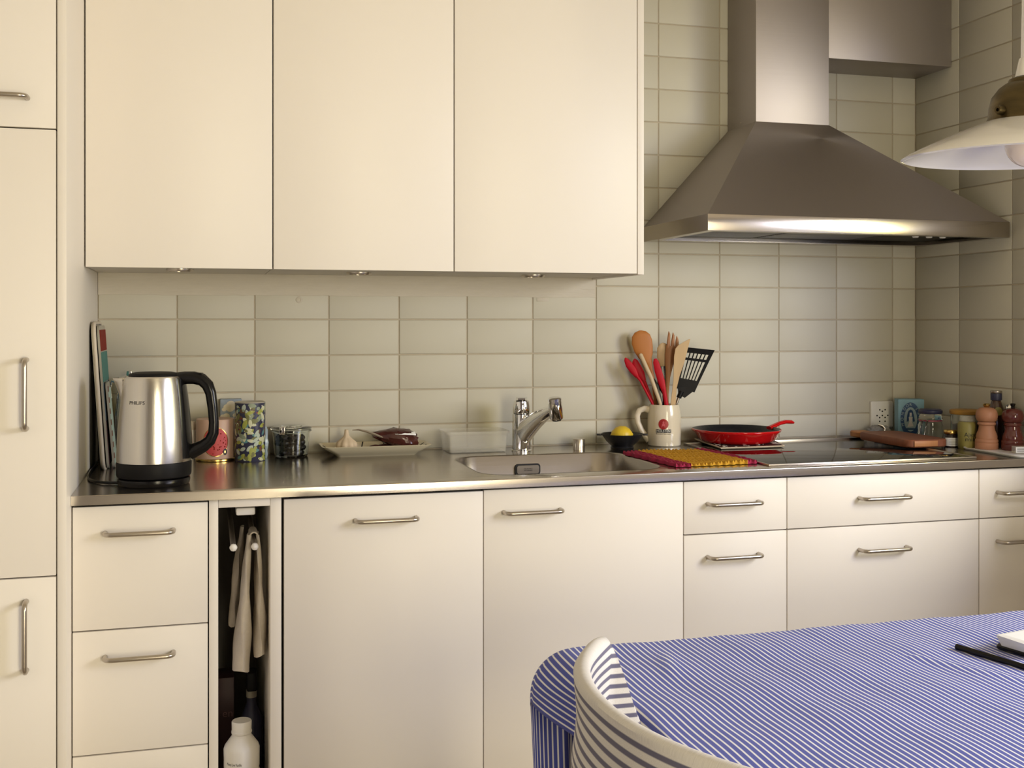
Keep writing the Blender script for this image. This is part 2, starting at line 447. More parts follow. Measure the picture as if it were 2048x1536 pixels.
# tall cabinet at the left
YT = -0.718
t = thing('tall_cabinet', 'tall cream cabinet with three doors at the left edge', 'cabinet')
M().box(-0.2205, XL, YT, -0.001, 0, 2.55, .0008).build('side_panel', m_front, t)
body(t, -0.80, -0.2205, YT + FT + .001, -0.004, ZB, 2.55)
for z0, z1, hx, hz, v in ((1.6535, 2.30, -0.345, 1.7134, False), (0.7505, 1.6535, -0.278, 1.1190, True), (ZB, 0.7505, -0.278, 0.6345, True)):
    front(t, 'door', -0.80, -0.2215, z0, z1, YT, hx, hz, v)
M().box(-0.80, -0.2215, YT + 0.06, YT + .075, 0, ZB - .001).build('plinth', m_carc, t)
# wall cabinets
YU, ZU, ZUT = -0.362, 1.3915, 2.50
UX = [XL + .0015, 0.2287, 0.6808, 1.1809]
UL = ['leftmost cream wall cabinet door beside the tall panel', 'middle cream wall cabinet door above the platter', 'rightmost cream wall cabinet door, with end panel beside the hood']
for i in range(3):
    t = thing('wall_cabinet', UL[i], 'cabinet', (0, 0, 0), 0, 'cream wall cabinets over the worktop')
    x0, x1 = UX[i], UX[i + 1]
    M().box(x0 + .001, x1 - .001, YU + FT + .001, -0.002, ZU + 0.003, ZUT).build('body', m_carc, t)
    front(t, 'door', x0, x1, ZU - 0.0005, ZUT, YU)
    M().box(x0 + .0005, x1 - .0005, YU + FT + .0015, YU + FT + 0.0025, ZU + 0.006, ZUT - .01).build('door_gap_shade', m_gapd, t)  # thin dark sheet added to paint the shade in the door gaps
    lx, ly = [(0.010, -0.262), (0.462, -0.190), (0.951, -0.158)][i]
    sp = M().lathe([(0.033, ZU + .0035), (0.033, ZU + .001), (0.031, ZU - .0035), (0.026, ZU - .003), (0.026, ZU + .002)], 32, (lx, ly), cap0=False, cap1=False).build('spotlight_ring', m_handle, t)
    ln = M().lathe([(0.026, ZU + .0015), (0.0, ZU + .0012)], 32, (lx, ly), cap0=False).build('spotlight_lens', m_chrome, sp)
    if i == 2: M().box(1.1818, 1.1995, YU, -0.002, ZU - .0015, ZUT, .0008).build('end_panel', m_front, t)

# ------------------------------------------------------------------ worktop and sink
SX0, SX1, SY0, SY1 = 0.705, 1.180, -0.578, -0.195
hole = rrect(SX0, SX1, SY0, SY1, 0.075, 8)
bm = bmesh.new()
ov = [bm.verts.new((x, y, ZC)) for x, y in ((XL + .0005, -0.646), (XR - .0005, -0.646), (XR - .0005, -0.0005), (XL + .0005, -0.0005))]
hv = [bm.verts.new((x, y, ZC)) for x, y in hole]
es = [bm.edges.new((ov[i], ov[(i + 1) % 4])) for i in range(4)] + [bm.edges.new((hv[i], hv[(i + 1) % len(hv)])) for i in range(len(hv))]
bmesh.ops.triangle_fill(bm, use_beauty=True, use_dissolve=False, edges=es)
bad = [f for f in bm.faces if SX0 + .02 < f.calc_center_median().x < SX1 - .02 and SY0 + .02 < f.calc_center_median().y < SY1 - .02 and all(v in hv for v in f.verts)]
bmesh.ops.delete(bm, geom=bad, context='FACES')
ex = bmesh.ops.extrude_face_region(bm, geom=list(bm.faces))
bmesh.ops.translate(bm, vec=(0, 0, -0.0205), verts=[v for v in ex['geom'] if isinstance(v, bmesh.types.BMVert)])
bmesh.ops.recalc_face_normals(bm, faces=bm.faces)
fe = [e for e in bm.edges if all(abs(v.co.y + 0.646) < 1e-5 and abs(v.co.z - ZC) < 1e-5 for v in e.verts)]
bmesh.ops.bevel(bm, geom=fe, offset=0.0022, segments=3, profile=0.5, affect='EDGES')
me = bpy.data.meshes.new('worktop'); bm.to_mesh(me); bm.free(); me.materials.append(m_steel)
me.polygons.foreach_set('use_smooth', [True] * len(me.polygons)); me.set_sharp_from_angle(angle=radians(32))
wt = bpy.data.objects.new('worktop', me); COL.objects.link(wt)
tag(wt, 'long brushed steel worktop running along the whole tiled wall', 'worktop')
sk = thing('sink', 'brushed steel sink bowl with rounded corners set in the worktop', 'sink')
def rl(ins, z, r): return [(x, y, z) for x, y in rrect(SX0 + ins, SX1 - ins, SY0 + ins, SY1 - ins, r, 8)]
s_ = M()
s_.loft([rl(-0.001, ZC + .0003, .076), rl(0.001, ZC + .0002, .074), rl(0.004, ZC - .003, .072), rl(0.010, ZC - .135, .066), rl(0.016, ZC - .160, .060), rl(0.032, ZC - .174, .048), rl(0.06, ZC - .177, .03)], True, False, True)
s_.build('bowl', m_sink, sk, smooth=50)
M().lathe([(0.055, ZC - .1765), (0.055, ZC - .174), (0.045, ZC - .173), (0.04, ZC - .176), (0, ZC - .176)], 32, (0.94, -0.39), cap0=False).build('drain', m_chrome, sk)
ovx, ovz = 0.922, 0.8600
M().loft([[(x, SY1 - 0.0085, z) for x, z in rrect(ovx - .036, ovx + .036, ovz - .0155, ovz + .0155, .008, 5)], [(x, SY1 - 0.0125, z) for x, z in rrect(ovx - .0355, ovx + .0355, ovz - .015, ovz + .015, .008, 5)]]).build('overflow_surround', m_ink, sk)
ovp = M().loft([[(x, SY1 - 0.011, z) for x, z in rrect(ovx - .032, ovx + .032, ovz - .0118, ovz + .0118, .006, 5)], [(x, SY1 - 0.0148, z) for x, z in rrect(ovx - .0315, ovx + .0315, ovz - .0113, ovz + .0113, .006, 5)]]).build('overflow_plate', m_handle, sk)
tx = M()
for i, (s, dz) in enumerate((('FRANKE', .0022), ('SWITZERLAND', -.0025))):
    vs, fs = text_geo(s, 0.0065, 0.024); tx.add([(ovx + v.x, SY1 - 0.0152, ovz + dz + v.y * .7) for v in vs], fs)
tx.build('overflow_lettering', m_ink, ovp)
tag(M().lathe([(0.0168, ZC), (0.0168, ZC + .0285), (0.0158, ZC + .030), (0, ZC + .0302)], 32).build('drain_knob', m_handle, loc=(1.10, -0.118, 0)), 'small steel drain knob standing behind the sink', 'knob')

# ------------------------------------------------------------------ tap
t = thing('kitchen_tap', 'chrome single-lever kitchen tap with slanted pull-out spout behind the sink', 'tap', (0.931, -0.112, ZC), -YAW)
M().lathe([(0.0285, 0), (0.0285, 0.003), (0.0262, 0.005), (0.0258, 0.095), (0.0255, 0.104), (0.022, 0.106)], 40).build('body', m_chrome, t)
M().lathe([(0.0235, 0.1062), (0.0248, 0.108), (0.0248, 0.128), (0.022, 0.140), (0.012, 0.147), (0, 0.148)], 40).build('lever_cap', m_chrome, t)
lv = M()
lv.loft([[(-.013, 0.014, .136), (.013, 0.014, .136), (.013, 0.014, .144), (-.013, 0.014, .144)],
         [(-.016, -0.010, .141), (.016, -0.010, .141), (.016, -0.010, .151), (-.016, -0.010, .151)],
         [(-.0155, -0.050, .146), (.0155, -0.050, .146), (.0155, -0.050, .155), (-.0155, -0.050, .155)],
         [(-.010, -0.066, .147), (.010, -0.066, .147), (.010, -0.066, .153), (-.010, -0.066, .153)]])
lv.build('lever', m_chrome, t, smooth=50)
sp = M(); P0 = Vector((0.008, -0.012, 0.055)); P1 = Vector((0.083, -0.150, 0.128)); n = 10; loops = []
for k in range(n + 1):
    u = k / n; c = P0.lerp(P1, u); c.z += 0.006 * sin(pi * u)
    d = (P1 - P0).normalized(); sd = d.cross(Vector((0, 0, 1))).normalized(); up = sd.cross(d)
    a = 0.0235 * (1 - u) + 0.0145 * u; h = 0.034 * (1 - u) + 0.0125 * u
    loops.append([tuple(c + sd * a * cos(2 * pi * i / 20) + up * h * sin(2 * pi * i / 20)) for i in range(20)])
sp.loft(loops).build('spout', m_chrome, t)
hd = M().lathe([(0.0165, -0.030), (0.0182, -0.027), (0.0182, 0.018), (0.0168, 0.0185), (0.0168, 0.020), (0.0182, 0.0205), (0.0182, 0.027), (0.015, 0.0295), (0, 0.0297)], 32, cap0=True)
h_ = hd.build('spray_head', m_chrome, t, loc=(0.090, -0.163, 0.133), rot=(radians(8), radians(-6), 0))
M().lathe([(0.012, -0.034), (0.013, -0.030)], 24).build('nozzle', m_blackm, h_)

# ------------------------------------------------------------------ hob
HX0, HX1, HY0, HY1 = 1.437, 2.052, -0.606, -0.088
t = thing('glass_hob', 'black glass hob with thin steel frame set in the worktop', 'hob')
M().box(HX0 + .006, HX1 - .006, HY0 + .006, HY1 - .006, ZC + .0004, ZC + .0042, .0006).build('glass_plate', m_gloss, t)
fr = M()
fr.box(HX0, HX1, HY0, HY0 + .0055, ZC + .0003, ZC + .0052, .001); fr.box(HX0, HX1, HY1 - .0055, HY1, ZC + .0003, ZC + .0052, .001)
fr.box(HX0, HX0 + .0055, HY0 + .0055, HY1 - .0055, ZC + .0003, ZC + .0052, .001); fr.box(HX1 - .0055, HX1, HY0 + .0055, HY1 - .0055, ZC + .0003, ZC + .0052, .001)
fr.build('steel_frame', m_handle, t)

# ------------------------------------------------------------------ extractor hood
t = thing('extractor_hood', 'steel pyramid extractor hood with chimney and side duct above the hob', 'extractor hood')
hx0, hx1, hy = 1.3455, 2.288, -0.447
hz0, hz1, hzt = 1.505, 1.549, 1.851
cx0, cx1, cyy = 1.6252, 1.8662, -0.183
bd = M(); th = 0.004
bd.box(hx0, hx1, hy, hy + th, hz0, hz1, .0008); bd.box(hx0, hx0 + th, hy + th, -.002, hz0, hz1); bd.box(hx1 - th, hx1, hy + th, -.002, hz0, hz1); bd.box(hx0 + th, hx1 - th, -.02, -.002, hz0, hz1)
bdo = bd.build('rim_band', m_steel, t)
lip = M(); q = .028
lip.box(hx0 + th, hx1 - th, hy + th, hy + q, hz0, hz0 + .003); lip.box(hx0 + th, hx1 - th, -.075, -.02, hz0, hz0 + .003)
lip.box(hx0 + th, hx0 + q, hy + q, -.075, hz0, hz0 + .003); lip.box(hx1 - q, hx1 - th, hy + q, -.075, hz0, hz0 + .003)
lip.build('underside_lip', m_steel, bdo)
py = M()
L0 = [(hx0, hy, hz1), (hx1, hy, hz1), (hx1, -.002, hz1), (hx0, -.002, hz1)]
L1 = [(cx0, cyy, hzt), (cx1, cyy, hzt), (cx1, -.002, hzt), (cx0, -.002, hzt)]
py.loft([L0, L1], True, False, False).build('canopy', m_hood, t, smooth=20)
M().box(cx0, cx1, cyy, -.002, hzt - .001, 2.595, .0008).build('chimney', m_hood, t)
M().box(cx1 + .0004, XR - .001, cyy + .001, -.002, 2.052, 2.595, .0008).build('side_duct', m_hood, t)
sw = M().lathe([(0.0028, 0), (0.0022, .0014), (0, .0018)], 12).build('screw', m_handle, t, loc=(cx0 - .0002, -0.09, hzt + .012), rot=(0, -pi / 2, 0))
# grease filters with visible mesh, work surface light and control knobs below
m_filt = mat('filter_mesh', (0.16, 0.155, 0.16, 1), 0.45, 1.0, noise=(60, 0.2))
for (a, b_) in ((hx0 + .05, 1.66), (1.675, 1.985)):
    fm = M().box(a, b_, hy + .05, -.09, hz0 + .016, hz0 + .022).build('grease_filter', m_filt, t)
    g = M()
    nx = int((b_ - a) / .012); ny = 26
    for i in range(nx): g.box(a + i * .012, a + i * .012 + .004, hy + .05, -.09, hz0 + .0135, hz0 + .016)
    for j in range(ny): 
        y = hy + .05 + j * (.357 - .09 + .09) / ny * .86
        g.box(a, b_, y, y + .004, hz0 + .012, hz0 + .0135)
    go = g.build('filter_weave', m_filt, fm, smooth=0); go['kind'] = 'stuff'
M().box(hx0 + .03, hx1 - .03, hy + .03, -.02, hz0 + .03, hz0 + .034).build('inner_plate', m_blackm, t)
M().box(1.99, hx1 - .035, hy + .05, -.09, hz0 + .012, hz0 + .022, .002).build('control_box', m_blackm, t)
for k in range(3):
    M().lathe([(0.009, 0), (0.009, -.010), (0.007, -.012), (0, -.012)], 20).build('control_knob', m_white, t, loc=(2.03 + .045 * k, hy + .075, hz0 + .012))

# ------------------------------------------------------------------ pendant lamp over the table
t = thing('pendant_lamp', 'white enamel pendant lamp with brass holder and bare bulb over the table', 'lamp', (1.154, -1.853, 1.4915), -YAW)
t.rotation_euler = (0.031, 0, -YAW)
m_enam = mat('white_enamel', (0.82, 0.81, 0.80, 1), 0.16, noise=(12, 0.04), coat=0.5)
m_old = mat('tarnished_brass', (0.10, 0.075, 0.035, 1), 0.38, 0.9, noise=(22, 0.55, (1, 1, 4)), bump=(60, 0.3))
R = 0.167
M().lathe([(0.0535, 0.050), (0.095, 0.034), (0.135, 0.017), (R - .004, 0.0035), (R, 0.0), (R - .004, -0.0015), (R - .008, 0.0015), (0.134, 0.013), (0.094, 0.030), (0.052, 0.046)], 72, cap0=False, cap1=False).build('shade', m_enam, t)
gl = M().lathe([(0.055, 0.058), (0.057, 0.060), (0.0535, 0.066), (0.0525, 0.080), (0.049, 0.094), (0.040, 0.106), (0.032, 0.112), (0.029, 0.113), (0.027, 0.118), (0.018, 0.121), (0, 0.121)], 48, cap0=False).build('gallery', m_old, t, loc=(0, 0, -.012))
for k in range(3):
    a = radians(205 + 120 * k)
    M().lathe([(0.0065, 0), (0.0065, .006), (0.005, .010), (0.0025, .010), (0.0025, .006), (0, .006)], 16).build('thumb_screw', m_old, gl, loc=(0.0515 * cos(a), 0.0515 * sin(a), 0.072), rot=(0, pi / 2, a))
M().lathe([(0.0195, 0.121), (0.0145, 0.146), (0.012, 0.1465), (0, 0.1465)], 32).build('cord_grip', m_white, t, loc=(0, 0, -.012))
M().tube([(0, 0, 0.146), (0.001, 0, 0.4), (0, 0, 1.10)], 0.0125, 20).build('stem', m_enam, t, loc=(0, 0, -.012))
M().lathe([(0.05, 1.055), (0.045, 1.085), (0.012, 1.11)], 32).build('ceiling_rose', m_enam, t, loc=(0, 0, -.012))
m_bulb = mat('opal_bulb', (0.85, 0.74, 0.66, 1), 0.12, 0, 0.0, noise=(5, 0.02), coat=0.6)
pb = [(0.0, -0.0145)]
for k in range(1, 15):
    a = pi * k / 16; pb.append((0.0315 * sin(a), 0.017 - 0.0315 * cos(a)))
pb += [(0.014, 0.056), (0.014, 0.075), (0, 0.075)]
M().lathe(pb, 40).build('bulb', m_bulb, t)

# ------------------------------------------------------------------ table and cloth
TX0, TX1, TY1, TY0, TZ = 0.632, 2.05, -1.4385, -2.38, 0.738
t = thing('dining_table', 'dark reddish wood table under the blue striped cloth', 'table', (0, 0, 0))
M().box(TX0, TX1, TY0, TY1, TZ - .03, TZ - .001, .004).build('tabletop', m_wood_d, t)
for x in (TX0 + .004, TX1 - .064):
    for y in (TY0 + .004, TY1 - .064):
        M().loft([rr for rr in ([(px, py_, z) for px, py_ in rrect(x + i_, x + .06 - i_, y + i_, y + .06 - i_, .006, 3)] for i_, z in ((.010, 0), (0, .45), (0, TZ - .031)))]).build('leg', m_wood_d, t)
ap = M(); ap.box(TX0 + .064, TX1 - .064, TY1 - .035, TY1 - .012, TZ - .12, TZ - .031); ap.build('apron', m_wood_d, t)
ap = M(); ap.box(TX0 + .012, TX0 + .035, TY0 + .064, TY1 - .064, TZ - .12, TZ - .031); ap.build('apron', m_wood_d, t)
m_cloth = stripe_mat('blue_striped_cotton', (0.072, 0.092, 0.41, 1), (0.84, 0.85, 0.90, 1), 0.0096, 0.28, 0, soft=0.05)
AO, BO = 0.118, 0.27
ss = [-AO + AO * i / 22 for i in range(22)] + [ (TX1 - TX0 + .10) * (i / 150) for i in range(151)]
ts = [BO * (1 - i / 26) for i in range(26)] + [-(TY1 - TY0 + .06) * (i / 90) for i in range(91)]
def bend(a, rho, start=0.0):
    """arc over an edge: returns outward, downward"""
    q = rho * pi / 2
    if a <= q: return rho * sin(a / rho), rho * (1 - cos(a / rho))
    return rho, rho + (a - q)
cm = M(); uvs = []
vs = []
for tt in ts:
    for s in ss:
        a = max(0.0, -s); bb = max(0.0, tt)
        near = max(0.0, min(1.0, -tt / 0.16))
        rho = 0.066 * (1 - near) + 0.018 * near
        o_, d_ = bend(a, rho)
        x = TX0 + (s if s > 0 else 0) - o_
        wav = 0.006 * sin(-tt * 26 + 0.6) * min(1, a / AO) * (1 if tt < 0 else 0)
        x -= wav
        o2, d2 = bend(bb, 0.014)
        z = TZ + .002 - d_ - d2
        y = TY1 + (tt if tt < 0 else 0) + o2
        if bb > 0: 
            y += 0.010 * sin(s * 38 + 1.0) * (bb / BO) ; x += 0.006 * sin(s * 30) * (bb / BO) + (0.012 * bb / BO if a > 0 else 0)
        if a == 0 and bb == 0:
            z += 0.0007 * sin(s * 31 + tt * 17) + 0.0006 * sin(s * 13 - tt * 41 + 1) + 0.0004 * sin(s * 77 + tt * 9)
            r_ = (s - 0.62) + 0.55 * (tt + 0.40)                    # a soft crease across the cloth
            z += 0.0022 * math.exp(-(r_ / 0.012) ** 2) * (1 if -0.75 < tt < -0.18 else 0.0)
            r2 = (s - 0.11) - 0.35 * (tt + 0.14)
            z += 0.0030 * math.exp(-(r2 / 0.012) ** 2) * math.exp(-((tt + 0.12) / 0.06) ** 2)
            x += 0.0007 * sin(tt * 17 + s * 6) + 0.0003 * sin(tt * 41 + s * 15)
        vs.append((x, y, z)); uvs.append((s, tt))
ns = len(ss); fs = [(r * ns + c, r * ns + c + 1, (r + 1) * ns + c + 1, (r + 1) * ns + c) for r in range(len(ts) - 1) for c in range(ns - 1)]
cm.add(vs, fs)
co = cm.build('tablecloth', m_cloth, uv=uvs, smooth=60)
so = co.modifiers.new('thickness', 'SOLIDIFY'); so.thickness = 0.0009; so.offset = 1
tag(co, 'navy and white striped cotton cloth draped over the table', 'tablecloth')

# ------------------------------------------------------------------ slip-covered chair at the table's left side
t = thing('dining_chair', 'curved-back chair in blue-grey and white striped slipcover beside the table', 'chair', (0, 0, 0))
m_cover = stripe_mat('striped_slipcover', (0.70, 0.68, 0.66, 1), (0.135, 0.13, 0.20, 1), 0.0125, 0.43, 1, soft=0.05)
CYc, CH, CXB = -2.083, 0.226, 0.4475
def plan(tq, off=0.0):
    a = min(1.0, abs(tq)); sg = 1 if tq >= 0 else -1
    x = CXB + 0.083 * a ** 2.2; y = CYc + sg * CH * a
    dx = 0.083 * 2.2 * max(a, 1e-3) ** 1.2 * sg; dy = CH
    L = sqrt(dx * dx + dy * dy); nx, ny = dy / L, -dx / L          # inner side is +x
    x += nx * off; y += ny * off
    e = max(0.0, abs(tq) - 1.0) * 0.2
    return x + e, y, e
tq = [-1.25 + 2.5 * i / 60 for i in range(61)]
def ztop(q):
    e = max(0.0, abs(q) - 1.0) * 0.2
    return 0.877 - 0.010 * (1 if e > 0 else 0) * min(1, e / .004) - max(0, e - .004) / 0.38 - 0.004 * max(0, abs(q) - .9) / .1 * (abs(q) <= 1)
bk = M(); uvs = []; loops = []
nz = 26; CZ = .8895
for q in tq:
    zt = ztop(q); l = []; 
    for k in range(nz + 1):
        z = 0.36 + (zt - 0.36) * (k / nz) ** 0.8
        wob = 0.0022 * sin(z * 60 + q * 4)
        bul = 0.010 * (1 - k / nz)
        x, y, e = plan(q, -0.009 - bul + wob); l.append((x, y, z)); uvs.append((q * .25, CZ - z))
    for k in range(5):
        a = pi * (k + 1) / 6; x, y, e = plan(q, -0.009 * cos(a)); l.append((x, y, zt + 0.008 * sin(a))); uvs.append((q * .25, CZ - zt - .0005 * k))
    for k in range(nz, -1, -1):
        z = 0.36 + (zt - 0.36) * (k / nz) ** 0.8
        x, y, e = plan(q, 0.009 + 0.0016 * sin(z * 50 + q * 9)); l.append((x, y, z)); uvs.append((q * .25, CZ - z))
    loops.append(l)
bk.loft(loops, False, True, True)
bk.build('backrest', m_cover, t, uv=uvs, smooth=55)
se = M().slab(rrect(0.452, 0.86, -2.29, -1.876, 0.06, 5), 0.40, 0.465, 0.015)
se.build('seat', m_cover, t, uv=[(v[0], v[1]) for v in se.v])
for x in (0.49, 0.82):
    for y in (-2.26, -1.94):
        M().tube([(x, y, 0), (x, y, 0.40)], [0.014, 0.019], 12).build('leg', m_wood_d, t)
# ------------------------------------------------------------------ things on the worktop, from left to right
# trays leaning on the tall panel (almost edge-on)
def panel_outline(y0, y1, h, r):
    return [(y, z) for y, z in rrect(y0, y1, 0.0, h, r, 6)]
def leaning(name, label, cat, x_bot, x_top, y0, y1, h, r, thick, m, group=None):
    t = thing(name, label, cat, (x_bot, 0, ZC), 0, group)
    t.rotation_euler = (0, -math.asin((x_bot - x_top) / h), 0)
    o = panel_outline(y0, y1, h, r)
    M().loft([[(-thick, y, z) for y, z in o], [(0, y, z) for y, z in o]]).build('panel', m, t)
    return t, o
m_traywhite = mat('tray_cream', (0.62, 0.55, 0.45, 1), 0.5, noise=(20, 0.05))
m_traygrey = mat('tray_grey', (0.40, 0.37, 0.30, 1), 0.35, noise=(15, 0.1))
m_red = mat('print_red', (0.22, 0.018, 0.010, 1), 0.65, spec=0.15, noise=(30, 0.3))
m_teal = mat('print_teal', (0.09, 0.23, 0.20, 1), 0.65, spec=0.15, noise=(30, 0.12))
m_mauve = mat('print_mauve', (0.17, 0.10, 0.10, 1), 0.65, spec=0.15, noise=(30, 0.2))
m_bluegr = mat('print_bluegrey', (0.14, 0.20, 0.24, 1), 0.65, spec=0.15, noise=(30, 0.2))
m_mint = mat('print_mint', (0.45, 0.58, 0.50, 1), 0.5, noise=(30, 0.1))
m_brown = mat('print_brown', (0.22, 0.11, 0.07, 1), 0.5, noise=(30, 0.2))
t, o = leaning('serving_tray', 'tall cream-edged tray leaning against the tall cabinet panel', 'tray', -0.1700, -0.1935, -0.243, -0.040, 0.362, 0.030, 0.006, m_traygrey)
rim = M().tube([(0.001, y, z) for y, z in o] + [(0.001, *o[0])], 0.0042, 8).build('rim', m_traywhite, t)
M().loft([[(-.008, y, z) for y, z in panel_outline(-.238, -.045, .357, .028)], [(-.0088, y, z) for y, z in panel_outline(-.225, -.06, .345, .028)]]).build('back_face', m_blackm, t)
t, o = leaning('printed_tray', 'tall tray printed in red, teal and mauve leaning beside the kettle', 'tray', -0.1590, -0.1830, -0.215, -0.030, 0.356, 0.022, 0.005, m_traygrey)
pr_ = M()
for z0, z1, mi in ((0.292, 0.345, 0), (0.215, 0.289, 1), (0.120, 0.213, 2), (0.010, 0.118, 3)):
    pr_.box(0.0002, 0.0012, -0.205, -0.036, z0, z1, mi=mi)
pr_.build('print', [m_red, m_teal, m_bluegr, m_mauve], t)
t, o = leaning('checked_tray', 'small tray with mint and brown checked edge leaning next to the kettle', 'tray', -0.1455, -0.1640, -0.205, -0.125, 0.215, 0.018, 0.005, m_traygrey)
pr_ = M()
for k in range(14):
    pr_.box(0.0002, 0.0014, -0.2045, -0.1895, 0.012 + k * .0138, 0.012 + k * .0138 + .0135, mi=k % 2)
pr_.box(0.0002, 0.0010, -0.189, -0.13, 0.012, 0.200, mi=0)
pr_.build('print', [m_mint, m_brown], t)

# glass carafe behind the kettle
t = thing('glass_carafe', 'ribbed clear glass carafe standing behind the kettle', 'carafe', (-0.1185, -0.072, ZC), -YAW)
t.scale = (.78, .78, 1.0)
prf = [(0.0, 0.006), (0.040, 0.006), (0.046, 0.02), (0.047, 0.12), (0.040, 0.17), (0.036, 0.205), (0.039, 0.215), (0.0365, 0.215), (0.0335, 0.203), (0.0375, 0.168), (0.0445, 0.12), (0.0435, 0.022), (0.038, 0.0095), (0.0, 0.0095)]
M().lathe([(0.0, 0.0), (0.044, 0.0)] + prf[1:], 64, fn=lambda a, z: 1 + (0.02 * cos(16 * a) if 0.02 < z < 0.18 else 0), cap0=False, cap1=False).build('vessel', m_glass, t)
M().lathe([(0.037, 0.2155), (0.037, 0.221), (0.012, 0.226), (0.010, 0.236), (0, 0.238)], 32).build('lid', m_chrome, t)
M().tube([(-0.042, 0, 0.205), (-0.060, 0, 0.210), (-0.066, 0, 0.19), (-0.062, 0, 0.165)], 0.0035, 8).build('hook_handle', m_chrome, t)

# kettle
t = thing('electric_kettle', 'brushed steel electric kettle with black handle at the worktop\'s left end', 'kettle', (-0.042, -0.505, ZC), -YAW)
M().lathe([(0.074, 0), (0.077, 0.003), (0.0785, 0.010), (0.078, 0.0155), (0.073, 0.0175), (0, 0.0175)], 64).build('power_base', m_black, t)
M().lathe([(0.072, 0.0178), (0.0795, 0.020), (0.081, 0.024), (0.0815, 0.048), (0.0805, 0.0525), (0.06, 0.0525)], 64).build('foot_ring', m_blackm, t)
kp = [(0.0805, 0.0530), (0.0808, 0.062), (0.0800, 0.085), (0.0780, 0.120), (0.0745, 0.160), (0.0700, 0.200), (0.0655, 0.230), (0.0632, 0.2400), (0.0600, 0.2425), (0.052, 0.2425)]
M().lathe(kp, 80, cap0=False, cap1=False).build('steel_body', m_kett, t)
M().lathe([(0.0545, 0.2415), (0.0550, 0.245), (0.052, 0.249), (0.040, 0.2515), (0, 0.2520)], 56).build('lid', m_blackm, t)
kr = lerp_prof(kp)
spm = M(); loops = []
for k in range(9):
    u = k / 8; z = 0.168 + u * 0.0705; outw = 0.001 + 0.030 * u ** 1.6; hw = 0.006 + 0.021 * u
    l = []
    for i in range(9):
        v = i / 8 - 0.5; r = kr(z) - 0.003
        l.append((-sqrt(max(0, r * r - (v * 2 * hw) ** 2)) - outw * (1 - (2 * v) ** 2) ** .8, v * 2 * hw, z))
    loops.append(l)
spm.loft(loops, False, False, False)
spo = spm.build('spout', m_kett, t, smooth=60)
sm_ = spo.modifiers.new('thickness', 'SOLIDIFY'); sm_.thickness = 0.0012
hb = M()
hpts = [(0.054, 0, 0.236), (0.070, 0, 0.2385), (0.090, 0, 0.2385), (0.108, 0, 0.234), (0.1205, 0, 0.222), (0.1275, 0, 0.204), (0.1320, 0, 0.170), (0.1345, 0, 0.138), (0.1335, 0, 0.115), (0.1260, 0, 0.098), (0.112, 0, 0.086), (0.096, 0, 0.078), (0.080, 0, 0.070)]
hb.tube(hpts, [0.013, 0.0125, 0.0125, 0.0125, 0.0120, 0.0108, 0.0100, 0.0098, 0.0105, 0.0112, 0.0122, 0.0135, 0.014], 16, flat=1.15)
ho = hb.build('handle', m_black, t)
M().box(0.080, 0.106, -0.009, 0.009, 0.2485, 0.2525, .0012).xf(Matrix.Rotation(0.06, 4, 'Y')).build('lid_button', m_black, ho, loc=(-.012, 0, .004))
stp = M(); loops = []
for k in range(15):
    z = 0.060 + (0.238 - 0.060) * k / 14; l = []
    for i in range(9):
        a = radians(-24 + 48 * i / 8); r = kr(z) + (0.0035 if 0 < i < 8 else 0.0); l.append((r * cos(a), r * sin(a), z))
    loops.append(l)
stp.loft(loops, False, False, False).build('handle_strap', m_black, t, smooth=60)
tx = M(); text_on_cyl(tx, 'PHILIPS', 0.0112, kr, -pi / 2 - 0.225, 0.1865, width=0.037)
tx.build('lettering', m_ink, t, smooth=0)
cab = []
for wx, wy in ((-.112, -.498), (-.135, -.492), (-.158, -.478), (-.176, -.452), (-.187, -.415), (-.193, -.370), (-.1955, -.320), (-.1965, -.260), (-.1965, -.180), (-.1965, -.100)):
    dx_, dy_ = wx + .042, wy + .505; cab.append((dx_ * cos(YAW) - dy_ * sin(YAW), dx_ * sin(YAW) + dy_ * cos(YAW), 0.0042))
M().tube(cab, 0.0032, 8).build('power_cord', m_black, t)

# cream pepper caster half hidden between kettle handle and pink tin
t = thing('cream_shaker', 'slim cream shaker half hidden behind the kettle handle', 'shaker', (0.035, -0.050, ZC), -YAW)
M().lathe([(0.014, 0), (0.015, 0.004), (0.0135, 0.07), (0.012, 0.078)], 24).build('body', m_white, t)
M().lathe([(0.0125, 0.078), (0.0130, 0.090), (0.009, 0.099), (0, 0.101)], 24).build('cap', m_traywhite, t)

# pink tin with a melon-red roundel
t = thing('pink_tin', 'round pink tin with red speckled roundel and gold foot', 'tin', (0.097, -0.090, ZC), -YAW)
m_pink = mat('dusty_pink', (0.55, 0.36, 0.27, 1), 0.42, noise=(12, 0.04))
m_melon = mat('melon_red', (0.55, 0.07, 0.075, 1), 0.4, noise=(14, 0.1))
M().lathe([(0.050, 0.007), (0.050, 0.106), (0.0485, 0.109), (0, 0.1095)], 56).build('body', m_pink, t)
M().lathe([(0.0495, 0.0), (0.0515, 0.0015), (0.0515, 0.0055), (0.0502, 0.0068)], 56).build('gold_foot', m_gold, t)
rp = lambda z: 0.050
cz, cxr = 0.052, 0.013
ring = M(); patch_on_cyl(ring, [(cxr + 0.0345 * cos(2 * pi * i / 40), cz + 0.0385 * sin(2 * pi * i / 40)) for i in range(40)], rp, 0.0003, rings=10)
ring.build('gold_ring', m_gold, t)
ro = M(); patch_on_cyl(ro, [(cxr + 0.0325 * cos(2 * pi * i / 40), cz + 0.0365 * sin(2 * pi * i / 40)) for i in range(40)], rp, 0.0007, rings=10)
roo = ro.build('roundel', m_melon, t)
